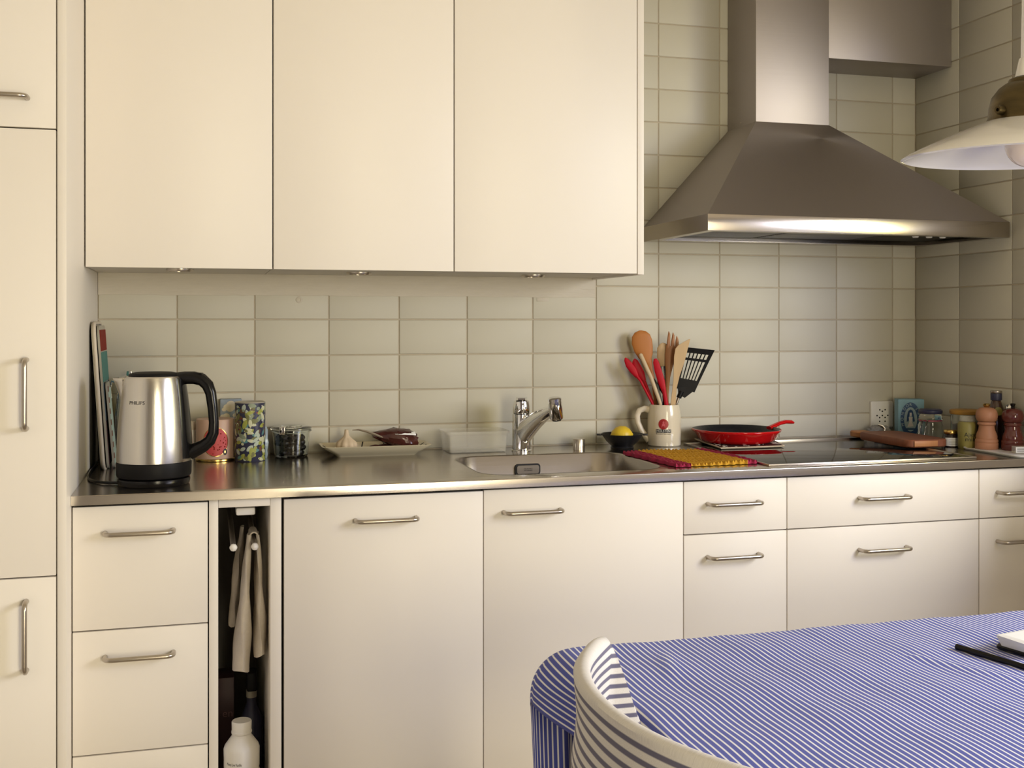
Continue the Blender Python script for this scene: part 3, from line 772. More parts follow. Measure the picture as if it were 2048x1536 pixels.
sd = M(); rnd = random.Random(3)
for k in range(34):
    a = rnd.uniform(0, 2 * pi); rr = sqrt(rnd.random()) * .9
    x, z = cxr + 0.0325 * rr * cos(a), cz + 0.0365 * rr * sin(a); q = rnd.uniform(.0012, .0024)
    patch_on_cyl(sd, [(x + q * .8 * cos(2 * pi * i / 7), z + q * sin(2 * pi * i / 7)) for i in range(7)], rp, 0.0010)
sd.build('seed_print', m_red, roo)
dn = M(); patch_on_cyl(dn, [(cxr + .0255 + .0055 * cos(2 * pi * i / 20), cz - .0265 + .0088 * sin(2 * pi * i / 20)) for i in range(20)], rp, 0.0013)
dn.build('dark_button', m_ink, roo)
dn = M(); patch_on_cyl(dn, [(cxr + .0255 + .002 * cos(2 * pi * i / 12), cz - .0265 + .0036 * sin(2 * pi * i / 12)) for i in range(12)], rp, 0.0016)
dn.build('button_eye', m_gold, roo)

# box with cloud print behind the tins
t = thing('cloud_box', 'pale blue box printed with white clouds standing behind the tins', 'box', (0.150, -0.019, ZC), 0.0)
m_sky = mat('pale_blue_card', (0.27, 0.32, 0.38, 1), 0.6, noise=(20, 0.05))
m_cloudp = mat('cloud_print', (0.66, 0.60, 0.47, 1), 0.6, noise=(20, 0.05))
M().box(-0.040, 0.016, -0.016, 0.016, 0, 0.1555, .001).build('carton', m_sky, t)
cl = M()
for kk, (x, z, r) in enumerate(((-.022, .134, .010), (-.012, .141, .012), (-.003, .135, .009), (-.014, .130, .010), (-.030, .128, .006), (.004, .129, .006), (-.033, .108, .008), (-.024, .110, .009), (-.002, .112, .006), (.006, .115, .006))):
    cl.loft([[(x + r * cos(2 * pi * i / 18), -.0164 - .0001 * kk, z + r * .85 * sin(2 * pi * i / 18)) for i in range(18)], [(x + r * cos(2 * pi * i / 18), -.0160, z + r * .85 * sin(2 * pi * i / 18)) for i in range(18)]])
cl.build('cloud_print', m_cloudp, t)
t = thing('blue_packet', 'low glossy light blue packet squeezed between leaf tin and glass jar', 'packet', (0.2205, -0.082, ZC), -0.1)
m_ltb = mat('light_blue_foil', (0.36, 0.44, 0.50, 1), 0.25, noise=(30, 0.25))
pk = M(); loops = []
for k in range(9):
    z = 0.084 * k / 8; w_ = 0.010 + 0.003 * sin(pi * k / 8); d_ = 0.005 + 0.014 * sin(pi * min(1, k / 7.2))
    loops.append([(x * w_ + .0015 * sin(k * 2.1), y * d_, z) for x, y in ((-1, -.8), (-.3, -1), (.4, -.9), (1, -.6), (1, .6), (.3, 1), (-.4, .9), (-1, .8))])
pk.loft(loops).build('wrapper', m_ltb, t, smooth=25)

# cylinder tin with printed leaves
t = thing('leaf_tin', 'tall cylindrical tin printed with green and cream leaves', 'tin', (0.1845, -0.125, ZC), -YAW)
m_navy = mat('print_navy', (0.035, 0.036, 0.075, 1), 0.4, noise=(30, 0.2))
RT, HT = 0.0388, 0.155
M().lathe([(RT - .0006, 0), (RT, 0.001), (RT, HT - .003)], 64).build('body', m_navy, t)
M().lathe([(RT + .0004, HT - .003), (RT + .0005, HT - .001), (RT - .001, HT), (RT - .003, HT - .0015), (0, HT - .0015)], 64, cap0=False).build('lid', m_traygrey, t)
leafc = [mat('leaf_cream', (0.62, 0.62, 0.42, 1), .45, noise=(40, .1)), mat('leaf_lime', (0.36, 0.38, 0.08, 1), .45, noise=(40, .15)), mat('leaf_sage', (0.26, 0.31, 0.22, 1), .45, noise=(40, .15)),
         mat('leaf_teal', (0.10, 0.24, 0.25, 1), .45, noise=(40, .15)), mat('leaf_pale', (0.47, 0.53, 0.44, 1), .45, noise=(40, .1)), mat('leaf_olive', (0.17, 0.17, 0.06, 1), .45, noise=(40, .2)),
         mat('leaf_brown', (0.13, 0.075, 0.045, 1), .45, noise=(40, .2)), mat('berry_red', (0.24, 0.03, 0.02, 1), .4, noise=(40, .2)), mat('berry_white', (0.70, 0.67, 0.58, 1), .45, noise=(40, .05))]
lf = M(); rnd = random.Random(11); lay = 0
def leaf_pts(x, z, L, W, ang, pointed=True):
    pts = []
    for i in range(14):
        u = 2 * pi * i / 14; a = cos(u) * L / 2; b_ = sin(u) * W / 2 * (abs(sin(u)) ** .35 if pointed else 1)
        pts.append((x + a * cos(ang) - b_ * sin(ang), min(HT - .004, max(.0015, z + a * sin(ang) + b_ * cos(ang)))))
    return pts
rt = lambda z: RT
for k in range(290):
    x = rnd.uniform(-pi * RT, pi * RT); z = rnd.uniform(.004, HT - .008)
    kind = rnd.random(); mi = rnd.choice([0, 0, 0, 1, 1, 2, 2, 3, 4, 4, 5, 5, 6])
    L, W = (rnd.uniform(.015, .026), rnd.uniform(.008, .0125)) if kind < .62 else (rnd.uniform(.007, .012), rnd.uniform(.007, .011))
    if kind > .86: L = W = rnd.uniform(.003, .005); mi = rnd.choice([7, 8, 8, 1])
    patch_on_cyl(lf, leaf_pts(x, z, L, W, rnd.uniform(0, pi), kind < .62), rt, 0.0002 + k * 1.2e-6, mi)
lf.build('leaf_print', leafc, t, smooth=0)

# preserving jar
t = thing('preserving_jar', 'clear glass jar with clipped lid and dark contents left of the platter', 'jar', (0.2955, -0.064, ZC), -YAW)
m_jarg = mat('green_tint_glass', (0.94, 0.98, 0.955, 1), 0.02, 0, 1.0, 1.45, noise=(4, 0.01))
M().lathe([(0, 0), (0.042, 0), (0.0445, 0.004), (0.0505, 0.066), (0.0545, 0.0685), (0.0545, 0.0725), (0.0485, 0.0725), (0.0475, 0.066), (0.0418, 0.007), (0, 0.006)], 64, cap0=False, cap1=False).build('glass_bowl', m_jarg, t)
M().lathe([(0, 0.0735), (0.0545, 0.0735), (0.0550, 0.078), (0.050, 0.0805), (0.030, 0.0815), (0.028, 0.079), (0, 0.079)], 64, cap0=False, cap1=False).build('glass_lid', m_jarg, t)
cp = M()
cp.box(-.020, -.006, -.050, -.028, 0.0815, 0.0840, .0006); cp.box(.008, .020, -.050, -.028, 0.0815, 0.0840, .0006)
cp.box(-.020, -.006, -.0575, -.0555, 0.064, 0.084, .0006)
cp.build('clip', m_chrome, t)
m_prune = mat('dark_dried_fruit', (0.012, 0.009, 0.012, 1), 0.5, noise=(60, 0.5), bump=(90, 0.8))
dk = M(); rnd = random.Random(5)
for k in range(60):
    a = rnd.uniform(0, 2 * pi); zz = 0.014 + (k // 15) * 0.0125; rr = sqrt(rnd.random()) * (0.0285 + 0.004 * (zz > .02))
    c = (rr * cos(a) - (.004 if zz > .03 else 0), rr * sin(a)); q = rnd.uniform(.0085, .0115)
    dk.lathe([(q * .5, zz - q * .8), (q, zz - q * .2), (q * .95, zz + q * .35), (q * .4, zz + q * .8)], 9, c)
dko = dk.build('dried_fruit', m_prune, t); dko['kind'] = 'stuff'

# platter with garlic, clove, peppers and bag
PX, PY = 0.5205, -0.086
pl = M(); loops = []
def plate_loop(lx, ly, z, r): return [(x, y, z) for x, y in rrect(-lx, lx, -ly, ly, r, 6)]
pl.loft([plate_loop(.108, .036, 0, .012), plate_loop(.112, .039, .0035, .014), plate_loop(.120, .047, .009, .02), plate_loop(.1485, .064, .0275, .020), plate_loop(.1490, .0645, .0290, .020), plate_loop(.1470, .063, .0295, .019),
         plate_loop(.120, .047, .0135, .018), plate_loop(.104, .036, .0085, .012), plate_loop(.08, .02, .0080, .008)], True, True, True)
m_plate = mat('ivory_glaze', (0.66, 0.585, 0.42, 1), 0.2, noise=(12, 0.04), coat=0.3)
t = thing('serving_platter', 'long ivory platter with dark line decoration holding garlic and a packet', 'platter', (PX, PY, ZC), 0.0)
pl.build('dish', m_plate, t)
ln = M()
for sx in (-1, 1):
    for y in (-.02, .02, .048):
        ln.loft([[(sx * .121, y - .0015, .0150), (sx * .121, y + .0015, .0150), (sx * .140, y + .008, .0265), (sx * .140, y + .005, .0265)], [(sx * .121, y - .0015, .0140), (sx * .121, y + .0015, .0140), (sx * .140, y + .008, .0250), (sx * .140, y + .005, .0250)]])
for x in (-.075, -.03, .03):
    ln.loft([[(x - .0015, .049, .0165), (x + .0015, .049, .0165), (x + .006, .061, .0296), (x + .003, .061, .0296)], [(x - .0015, .049, .0150), (x + .0015, .049, .0150), (x + .006, .061, .0283), (x + .003, .061, .0283)]])
ln.build('line_decoration', m_ink, t)
m_garlic = mat('garlic_skin', (0.62, 0.50, 0.36, 1), 0.6, noise=(30, 0.18, (3, 3, .4)), bump=(60, 0.4, (3, 3, .3)))
t = thing('garlic_bulb', 'whole garlic bulb on the ivory platter', 'garlic', (PX - .078, PY + .002, ZC + .0095), 0.4)
t.scale = (1.28, 1.28, 1.28)
M().lathe([(0.006, 0), (0.014, .002), (0.0215, .009), (0.0225, .015), (0.0195, .022), (0.0125, .0285), (0.0065, .034), (0.0048, .042), (0.0042, .0475), (0, .048)], 60, fn=lambda a, z: 1 + .13 * abs(cos(4 * a)) * (1 if z < .026 else .3) - .07).build('bulb', m_garlic, t)
M().lathe([(0.005, -.0005), (0.0065, .001), (0.005, .002)], 16).build('root', m_brown, t)
tag(M().lathe([(0.001, -.011), (0.0055, -.007), (0.007, 0), (0.006, .006), (0.0015, .0125)], 16).build('garlic_clove', m_garlic, loc=(PX - .030, PY - .018, ZC + .0158), rot=(0, pi / 2, .15)), 'single peeled garlic clove lying right of the garlic bulb', 'garlic')
m_pep = mat('dried_chilli', (0.055, 0.022, 0.016, 1), 0.35, noise=(30, 0.4), bump=(50, 0.6))
for k, (x, y, ang, L, lb) in enumerate(((.002, -.004, .35, .055, 'small dark dried pod on the platter nearest the garlic clove'), (.028, .006, -.25, .060, 'small dark dried pod on the platter under the packet\'s twisted end'))):
    c = M().tube([(-L / 2, 0, .0), (-L / 4, .003, .002), (0, .004, .003), (L / 4, .002, .002), (L / 2, -.003, .0)], [.0035, .0075, .0085, .007, .002], 10)
    o = c.build('dried_pod', m_pep, loc=(PX + x, PY + y, ZC + .0165), rot=(0, 0, ang)); tag(o, lb, 'dried pod', 'dried pods on the platter')
t = thing('snack_packet', 'dark red-brown packet with white label lying on the platter', 'packet', (PX + .066, PY + .008, ZC + .0150), 0.0)
t.scale = (1.15, 1.1, 1.22)
m_bag = mat('red_brown_film', (0.060, 0.014, 0.012, 1), 0.18, noise=(40, 0.6), bump=(45, 0.8), coat=0.5)
bg = M(); loops = []
for k in range(13):
    u = k / 12; x = -.062 + .106 * u
    hw = (.010 + .020 * min(1, u * 2.2)) * (1 - .25 * max(0, u - .85) / .15); hh = (.006 + .0165 * min(1, u * 2.0)) * (1 - .35 * max(0, u - .88) / .12)
    zc = .022 + .010 * (1 - u) - .006 * u
    loops.append([(x + .002 * sin(i * 2.3 + k), hw * cos(2 * pi * i / 22) * (1 + .06 * sin(3 * i + k)), max(.0, zc + hh * sin(2 * pi * i / 22) * (1 + .07 * sin(2 * i + 1.7 * k)))) for i in range(22)])
bg.loft(loops).build('film', m_bag, t, smooth=30)
lb = M(); loops = []
for k in range(8):
    u = k / 7; x = -.012 + .050 * u
    l = []
    for i in range(7):
        v = i / 6 - .5; l.append((x, -.012 + v * .030, .0395 - .0030 * u - (.9 * (v - .1)) ** 2 * .022))
    loops.append(l)
lb.loft(loops, False, False, False); lo = lb.build('paper_label', m_paper, t); m_ = lo.modifiers.new('thickness', 'SOLIDIFY'); m_.thickness = .0006; m_.offset = 1
m_twist = mat('clear_film_twist', (0.30, 0.25, 0.19, 1), 0.3, noise=(40, 0.3), bump=(60, 0.5))
M().tube([(-.040, -.015, .026), (-.060, -.020, .034), (-.080, -.018, .041), (-.098, -.014, .045), (-.112, -.010, .044)], [.004, .0065, .0055, .0045, .002], 10, flat=.45).build('twisted_end', m_twist, t)

# plastic box
t = thing('plastic_box', 'translucent plastic food box standing left of the tap', 'box', (0.8005, -0.082, ZC), -0.0)
tb = M()
def bx(lx, ly, z, r): return [(x, y, z) for x, y in rrect(-lx, lx, -ly, ly, r, 6)]
tb.loft([bx(.080, .047, 0, .008), bx(.082, .049, .002, .009), bx(.0865, .0535, .052, .010), bx(.0905, .0575, .0525, .012), bx(.0910, .058, .060, .012), bx(.0895, .0565, .060, .011), bx(.089, .056, .0545, .011), bx(.0850, .052, .0535, .010), bx(.0805, .0475, .0035, .008), bx(.075, .042, .0022, .006)])
tb.build('tub', m_tub, t)

# black bowl with lemon
t = thing('black_bowl', 'small black cast bowl with side lugs behind the sink, holding a lemon', 'bowl', (1.2345, -0.112, ZC), -YAW)
m_cast = mat('black_cast', (0.010, 0.010, 0.013, 1), 0.35, noise=(60, 0.3), bump=(80, 0.3))
M().lathe([(0.0, 0.0), (0.033, 0.0), (0.034, 0.002), (0.031, 0.005), (0.045, 0.018), (0.0605, 0.0395), (0.0612, 0.0408), (0.059, 0.0405), (0.044, 0.021), (0.030, 0.009), (0.0, 0.0075)], 56, cap0=False, cap1=False).build('basin', m_cast, t)
for sx in (-1, 1):
    M().box(sx * .066 - .008, sx * .066 + .008, -.007, .007, .0355, .0405, .002).build('lug', m_cast, t)
m_lemon = mat('lemon_peel', (0.72, 0.50, 0.03, 1), 0.4, noise=(60, 0.06), bump=(120, 0.35))
tag(M().lathe([(0, -.036), (.004, -.035), (.007, -.031), (.017, -.026), (.0255, -.014), (.0285, 0), (.0255, .014), (.017, .025), (.006, .031), (0, .034)], 32).build('lemon', m_lemon, loc=(1.2345, -0.108, ZC + .0345), rot=(0, radians(82), -.5)), 'yellow lemon lying in the small black bowl', 'lemon')

# mug
MX, MY = 1.3755, -0.090
t = thing('beer_mug', 'cream stoneware beer mug with red seal holding the cooking utensils', 'mug', (MX, MY, ZC), -YAW)
mp_ = [(0.0455, 0.0), (0.0485, 0.003), (0.0490, 0.030), (0.0488, 0.075), (0.0478, 0.095), (0.0450, 0.112), (0.0432, 0.1205)]
M().lathe([(0, 0)] + mp_ + [(0.0418, 0.1215), (0.0405, 0.1200), (0.0435, 0.095), (0.0445, 0.03), (0.040, 0.008), (0, 0.008)], 64, cap0=False, cap1=False).build('vessel', m_ceram, t)
M().tube([(-0.040, 0, 0.104), (-0.058, 0, 0.108), (-0.073, 0, 0.103), (-0.080, 0, 0.088), (-0.078, 0, 0.068), (-0.068, 0, 0.046), (-0.055, 0, 0.026), (-0.045, 0, 0.016)], [.009, .0075, .007, .007, .0068, .0068, .0072, .009], 14, flat=1.25).build('handle', m_ceram, t)
mr = lerp_prof(mp_)
m_seal = mat('seal_red', (0.33, 0.012, 0.016, 1), 0.35, noise=(60, 0.2))
m_sealr = mat('seal_pink', (0.55, 0.10, 0.12, 1), 0.4, noise=(60, 0.2))
sx_, sz_ = -0.009, 0.0665
se_ = M(); patch_on_cyl(se_, [(sx_ + (.0148 + .0004 * cos(20 * 2 * pi * i / 40)) * cos(2 * pi * i / 40), sz_ + (.0152 + .0004 * cos(20 * 2 * pi * i / 40)) * sin(2 * pi * i / 40)) for i in range(40)], mr, .0008, rings=5)
so_ = se_.build('seal', m_seal, t)
em = M()                                              # small rider figure in the seal
for pts in ([(-.005, -.005), (.004, -.006), (.006, -.001), (.002, .002), (-.004, .001)], [(-.002, .001), (.002, .001), (.003, .007), (0, .009), (-.003, .006)], [(.003, .003), (.008, .002), (.007, .006)], [(-.006, -.009), (-.004, -.009), (-.003, -.004), (-.005, -.004)], [(.003, -.009), (.005, -.009), (.005, -.004), (.003, -.004)]):
    patch_on_cyl(em, [(sx_ + x, sz_ + z) for x, z in pts], mr, .0013)
em.build('seal_emblem', m_sealr, so_)
bl = M(); band_on_cyl(bl, sx_ - .0225, sx_ + .0225, .0415, .0515, mr, .0006)
bo = bl.build('name_bar', m_ink, t, smooth=0)
tx = M(); text_on_cyl(tx, 'HOLSTEN', 0.0105, mr, -pi / 2 + sx_ / .0488, .0465, width=.040, off=.0013); tx.build('lettering', m_inkw, bo, smooth=0)
tx = M(); text_on_cyl(tx, 'Brauerei Germany', 0.0058, mr, -pi / 2 + sx_ / .0488, .0385, width=.043, off=.0008); tx.build('small_lettering', m_ink, t, smooth=0)

# utensils in the mug: local x to the right, y to the back, z up, in metres from the mug's base
def wood(name, c, a=.12): return mat(name, c, 0.5, noise=(14, a, (4, 4, .5)))
w_or = wood('oiled_cherry', (0.42, 0.15, 0.028, 1)); w_br = wood('brown_olive_wood', (0.34, 0.15, 0.06, 1), .3); w_be = wood('raw_beech', (0.52, 0.36, 0.19, 1), .1); w_pa = wood('pale_worn_wood', (0.55, 0.43, 0.28, 1), .15)
m_sil = mat('red_silicone', (0.42, 0.005, 0.016, 1), 0.45, noise=(10, 0.08), spec=0.2)
def ut(name, label, cat): return thing(name, label, cat, (MX, MY, ZC), -YAW, 'cooking utensils in the beer mug')
t = ut('wooden_spoon', 'large orange-brown wooden spoon, tallest at the left of the mug', 'spoon')
M().blade([(-.012, .012, .02), (-.030, .018, .19), (-.0385, .021, .225), (-.048, .023, .255)], [.010, .012, .014, .028], [.010, .011, .010, .008]).build('handle', w_or, t)
M().blade([(-.0455, .022, .243), (-.052, .023, .262), (-.0585, .023, .283), (-.0635, .022, .305), (-.0665, .021, .323), (-.0680, .021, .334), (-.0685, .021, .3385)], [.014, .044, .057, .062, .054, .034, .006], [.008, .010, .011, .011, .009, .006, .003], 20).build('bowl', w_or, t)
t = ut('pale_stick', 'pale worn wooden handle crossing in front of the large spoon', 'spoon handle')
M().blade([(-.006, -.020, .03), (-.014, -.018, .125), (-.040, -.010, .200), (-.070, -.004, .267), (-.0715, -.004, .270)], [.009, .0105, .012, .012, .007], [.009, .010, .011, .010, .006]).build('stick', w_pa, t)
t = ut('red_scraper', 'red silicone scraper leaning furthest left in the mug', 'scraper')
M().blade([(-.022, -.012, .05), (-.035, -.006, .123), (-.070, .000, .190), (-.082, .002, .206)], [.007, .0075, .007, .010], [.007] * 4).build('handle', m_sil, t)
M().blade([(-.079, .002, .201), (-.091, .003, .220), (-.104, .004, .238), (-.112, .004, .252), (-.1145, .004, .258)], [.010, .021, .021, .013, .004], [.006, .006, .005, .004, .003]).build('blade', m_sil, t)
t = ut('red_spoonula', 'red silicone spatula half hidden behind the pale stick', 'spatula')
M().blade([(-.018, .008, .05), (-.034, .0095, .130), (-.060, .011, .195)], [.007, .008, .010], [.007, .007, .006]).build('handle', m_sil, t)
M().blade([(-.058, .011, .190), (-.068, .011, .210), (-.079, .011, .230), (-.085, .011, .248), (-.086, .011, .255)], [.012, .024, .025, .017, .004], [.006, .006, .005, .004, .003]).build('blade', m_sil, t)
t = ut('red_spreader', 'red silicone spreader upright near the middle of the mug', 'spatula')
M().blade([(.004, -.024, .04), (.003, -.024, .122), (-.004, -.020, .168)], [.011, .0125, .012], [.009, .009, .008]).build('handle', m_sil, t)
M().blade([(-.003, -.020, .160), (-.011, -.018, .190), (-.020, -.016, .220), (-.0265, -.014, .246), (-.0285, -.013, .256)], [.013, .021, .021, .017, .008], [.008, .006, .005, .004, .003]).build('blade', m_sil, t)
t = ut('dark_spatula', 'dark grey utensil handle half hidden behind the red spreader', 'spatula')
m_dgr = mat('dark_grey_nylon', (0.045, 0.045, 0.05, 1), 0.4, noise=(30, .2))
M().blade([(-.004, .000, .03), (-.012, .000, .125), (-.026, .002, .175), (-.034, .002, .195)], [.010, .014, .020, .012], [.008] * 4).build('handle', m_dgr, t)
t = ut('black_ladle', 'black nylon utensil seen between the red spreader and wooden spatula', 'utensil')
M().blade([(.004, .012, .03), (.001, .012, .15), (-.004, .012, .175), (-.004, .012, .205), (-.006, .012, .232)], [.009, .010, .030, .030, .024], [.008, .008, .006, .006, .005]).build('blade', m_black, t)
t = ut('beech_spoon', 'pale beech spoon mostly hidden behind the wooden fork', 'spoon')
M().blade([(.008, .022, .03), (.006, .022, .20), (.004, .022, .235), (.002, .022, .262), (.000, .022, .288), (-.001, .022, .299), (-.001, .022, .302)], [.009, .010, .030, .042, .036, .018, .004], [.009, .009, .009, .010, .009, .006, .003], 16).build('paddle', w_be, t)
t = ut('wooden_fork', 'brown wooden serving fork with tines standing in the mug', 'fork')
M().blade([(.012, .008, .03), (.008, .008, .15), (.012, .010, .20), (.016, .012, .235), (.021, .012, .265), (.0255, .012, .292)], [.011, .012, .014, .024, .034, .037], [.010, .010, .009, .008, .007, .007], 14).build('handle', w_br, t)
for a, b_, c_ in ((.013, .016, .336), (.0255, .0285, .332), (.038, .0395, .322)):
    M().blade([(a + .001, .012, .285), (a + .0015, .012, .305), (b_, .012, c_ - .008), (b_ - .001, .012, c_)], [.0125, .010, .007, .002], [.007, .006, .005, .003]).build('tine', w_br, t)
t = ut('beech_spatula', 'raw beech spatula with slanted tip in front of the black turner', 'spatula')
ou = [(.0140, .03), (.0240, .03), (.0305, .122), (.0335, .170), (.0420, .205), (.0560, .245), (.0660, .285), (.0735, .314), (.0700, .3135), (.0560, .3060), (.0380, .2950), (.0300, .2850), (.0260, .262), (.0250, .225), (.0240, .195), (.0210, .165), (.0160, .122)]
sp_ = M().prism(ou, -.022, -.0165).build('paddle', w_be, t, smooth=0)
t = ut('slotted_turner', 'black slotted turner with steel shaft at the right of the mug', 'turner')
A_, B_, C_, D_ = Vector((.0365, .168)), Vector((.0890, .156)), Vector((.1455, .281)), Vector((.0600, .290))   # bottom-left, bottom-right, top-right, top-left
def bil(u, v): return (A_ * (1 - u) + B_ * u) * (1 - v) + (D_ * (1 - u) + C_ * u) * v
us = [0, .085]; 
for k in range(6): us += [.085 + .83 / 6 * k + .83 / 6 * .68, .085 + .83 / 6 * (k + 1)]
us = us[:-1] + [.915, 1.0] if us[-1] > .92 else us + [1.0]
us = sorted(set(round(x, 4) for x in us))
vsl = [0, .26, .70, .76, .875, 1.0]
tu = M()
def slot(i, j):
    um = (us[i] + us[i + 1]) / 2
    if not (.085 < um < .915): return False
    f_ = ((um - .085) / (.83 / 6)) % 1
    return f_ < .68 and j in (1, 3)
for i in range(len(us) - 1):
    for j in range(len(vsl) - 1):
        if slot(i, j): continue
        q = [bil(us[i], vsl[j]), bil(us[i + 1], vsl[j]), bil(us[i + 1], vsl[j + 1]), bil(us[i], vsl[j + 1])]
        bend_ = lambda p: -.002 - .02 * ((p.y - .16) / .13) ** 2
        tu.add([(p.x, d + bend_(p), p.y) for p in q for d in (0, .0026)], [(0, 2, 4, 6), (1, 7, 5, 3), (0, 1, 3, 2), (2, 3, 5, 4), (4, 5, 7, 6), (6, 7, 1, 0)])
tu.build('slotted_blade', m_blackm, t, smooth=0)
M().prism([(.041, .150), (.060, .140), (.082, .157), (.060, .172), (.040, .172)], -.004, .002).build('shoulder', m_blackm, t, smooth=0)
M().tube([(.022, .004, .03), (.036, .002, .122), (.046, .000, .150)], .0042, 10).build('shaft', m_handle, t)
M().tube([(.043, .0005, .140), (.051, -.001, .160)], .0075, 12).build('socket', m_black, t)

# crocheted pot holder
t = thing('crocheted_potholder', 'yellow crocheted potholder with magenta ends lying beside the sink', 'potholder')
c00, c01, c11, c10 = [Vector(q) for q in ((1.171, -.276), (1.202, -.565), (1.433, -.554), (1.428, -.246))]
nu, nv = 132, 40; vs = []; uvs = []
for i in range(nu + 1):
    for j in range(nv + 1):
        u, v = i / nu, j / nv
        p = (c00 * (1 - v) + c01 * v) * (1 - u) + (c10 * (1 - v) + c11 * v) * u
        p = p + Vector((.0022 * sin(v * 40 + 1), .003 * sin(u * 70)))
        z = .0075 + .0026 * sin(u * 2 * pi * 22) + .0008 * sin(v * 2 * pi * 30 + (i % 6)) + .002 * sin(u * 6 + v * 3)
        vs.append((p.x, p.y, ZC + z)); uvs.append((u, v))
nn = len(vs); fs = []
for i in range(nu):
    for j in range(nv):
        a = i * (nv + 1) + j; fs.append((a, a + 1, a + nv + 2, a + nv + 1))
bd_ = [i * (nv + 1) for i in range(nu + 1)] + [nu * (nv + 1) + j for j in range(1, nv + 1)] + [i * (nv + 1) + nv for i in range(nu - 1, -1, -1)] + [j for j in range(nv - 1, 0, -1)]
vs2 = [(vs[k][0], vs[k][1], ZC + .0012) for k in bd_]
fs += [(bd_[k], bd_[(k + 1) % len(bd_)], nn + (k + 1) % len(bd_), nn + k) for k in range(len(bd_))] + [tuple(range(nn, nn + len(bd_)))]
mz = M().add(vs + vs2, fs); uvs += [uvs[k] for k in bd_]
for k, f in enumerate(mz.f):
    um = sum(uvs[i][0] for i in f) / len(f); mz.mi[k] = 1 if um < .17 + .02 * uvs[f[0]][1] or um > .87 else 0
m_yarn = mat('mustard_yarn', (0.62, 0.33, 0.025, 1), 0.9, noise=(60, 0.15), bump=(260, 0.6))
m_yarn2 = mat('magenta_yarn', (0.34, 0.018, 0.065, 1), 0.9, noise=(60, 0.2), bump=(260, 0.6))
mz.build('fabric', [m_yarn, m_yarn2], t, smooth=70)

# trivet and red pan on the hob
t = thing('trivet', 'flat black trivet with white ornament and cream edge under the red pan', 'trivet', (0, 0, 0))
q = [(1.466, -.277), (1.668, -.274), (1.735, -.060), (1.500, -.030)]
def inset(q, d):
    c = (sum(p[0] for p in q) / 4, sum(p[1] for p in q) / 4); return [(p[0] + (c[0] - p[0]) * d, p[1] + (c[1] - p[1]) * d) for p in q]
m_cream = mat('cream_rim', (0.62, 0.52, 0.38, 1), 0.4, noise=(40, 0.1))
z0 = ZC + .0055
M().loft([[(x, y, z0) for x, y in inset(q, .03)], [(x, y, z0 + .003) for x, y in q], [(x, y, z0 + .0048) for x, y in q], [(x, y, z0 + .0052) for x, y in inset(q, .02)]]).build('rim', m_cream, t)
M().loft([[(x, y, z0 + .0050) for x, y in inset(q, .035)], [(x, y, z0 + .0058) for x, y in inset(q, .04)]]).build('field', m_ink, t)
orn = M(); rnd = random.Random(2); qv = [Vector(p) for p in inset(q, .06)]
for k in range(90):
    u, v = rnd.random(), rnd.random(); p = (qv[0] * (1 - u) + qv[1] * u) * (1 - v) + (qv[3] * (1 - u) + qv[2] * u) * v
    r = rnd.uniform(.002, .0055); a0 = rnd.uniform(0, 6)
    pts = [(p.x + r * (1 + .35 * cos(3 * a + a0)) * cos(a), p.y + r * (1 + .35 * cos(3 * a + a0)) * sin(a)) for a in [2 * pi * i / 12 for i in range(12)]]
    orn.loft([[(x, y, z0 + .0058) for x, y in pts], [(x, y, z0 + .0061) for x, y in pts]])
orn.build('ornament', m_inkw, t, smooth=0)
t = thing('frying_pan', 'red enamelled cast iron pan with black inside standing on the trivet', 'pan', (1.5815, -0.1475, z0 + .0062), -YAW)
m_renam = mat('red_enamel', (0.55, 0.006, 0.008, 1), 0.14, noise=(10, 0.12), coat=0.6)
def lips(a, z):
    d = lambda c: math.exp(-((((a - c + pi) % (2 * pi)) - pi) / .13) ** 2)
    k = max(0, (z - .015) / .022)
    return 1 + .035 * k * (d(radians(-38)) + d(radians(172)))
M().lathe([(0, 0), (0.098, 0), (0.104, 0.003), (0.112, 0.010), (0.121, 0.026), (0.1265, 0.031), (0.1285, 0.034), (0.1285, 0.0375), (0.1265, 0.0385)], 96, fn=lips, cap0=False, cap1=False).build('outer_body', m_renam, t)
M().lathe([(0.1265, 0.0385), (0.1235, 0.0372), (0.116, 0.024), (0.104, 0.008), (0.09, 0.006), (0, 0.006)], 96, fn=lips, cap0=False, cap1=False).build('inner_coating', m_cast, t)
hd_ = M(); dv = Vector((.90, .42, 0)).normalized()
pts = [dv * .118 + Vector((0, 0, .033)), dv * .135 + Vector((0, 0, .040)), dv * .155 + Vector((0, 0, .047)), dv * .178 + Vector((0, 0, .051)), dv * .198 + Vector((0, 0, .050)), dv * .208 + Vector((0, 0, .047))]
hd_.tube(pts, [.013, .0105, .0095, .0100, .0105, .006], 14, flat=.62)
hd_.build('handle', m_renam, t)

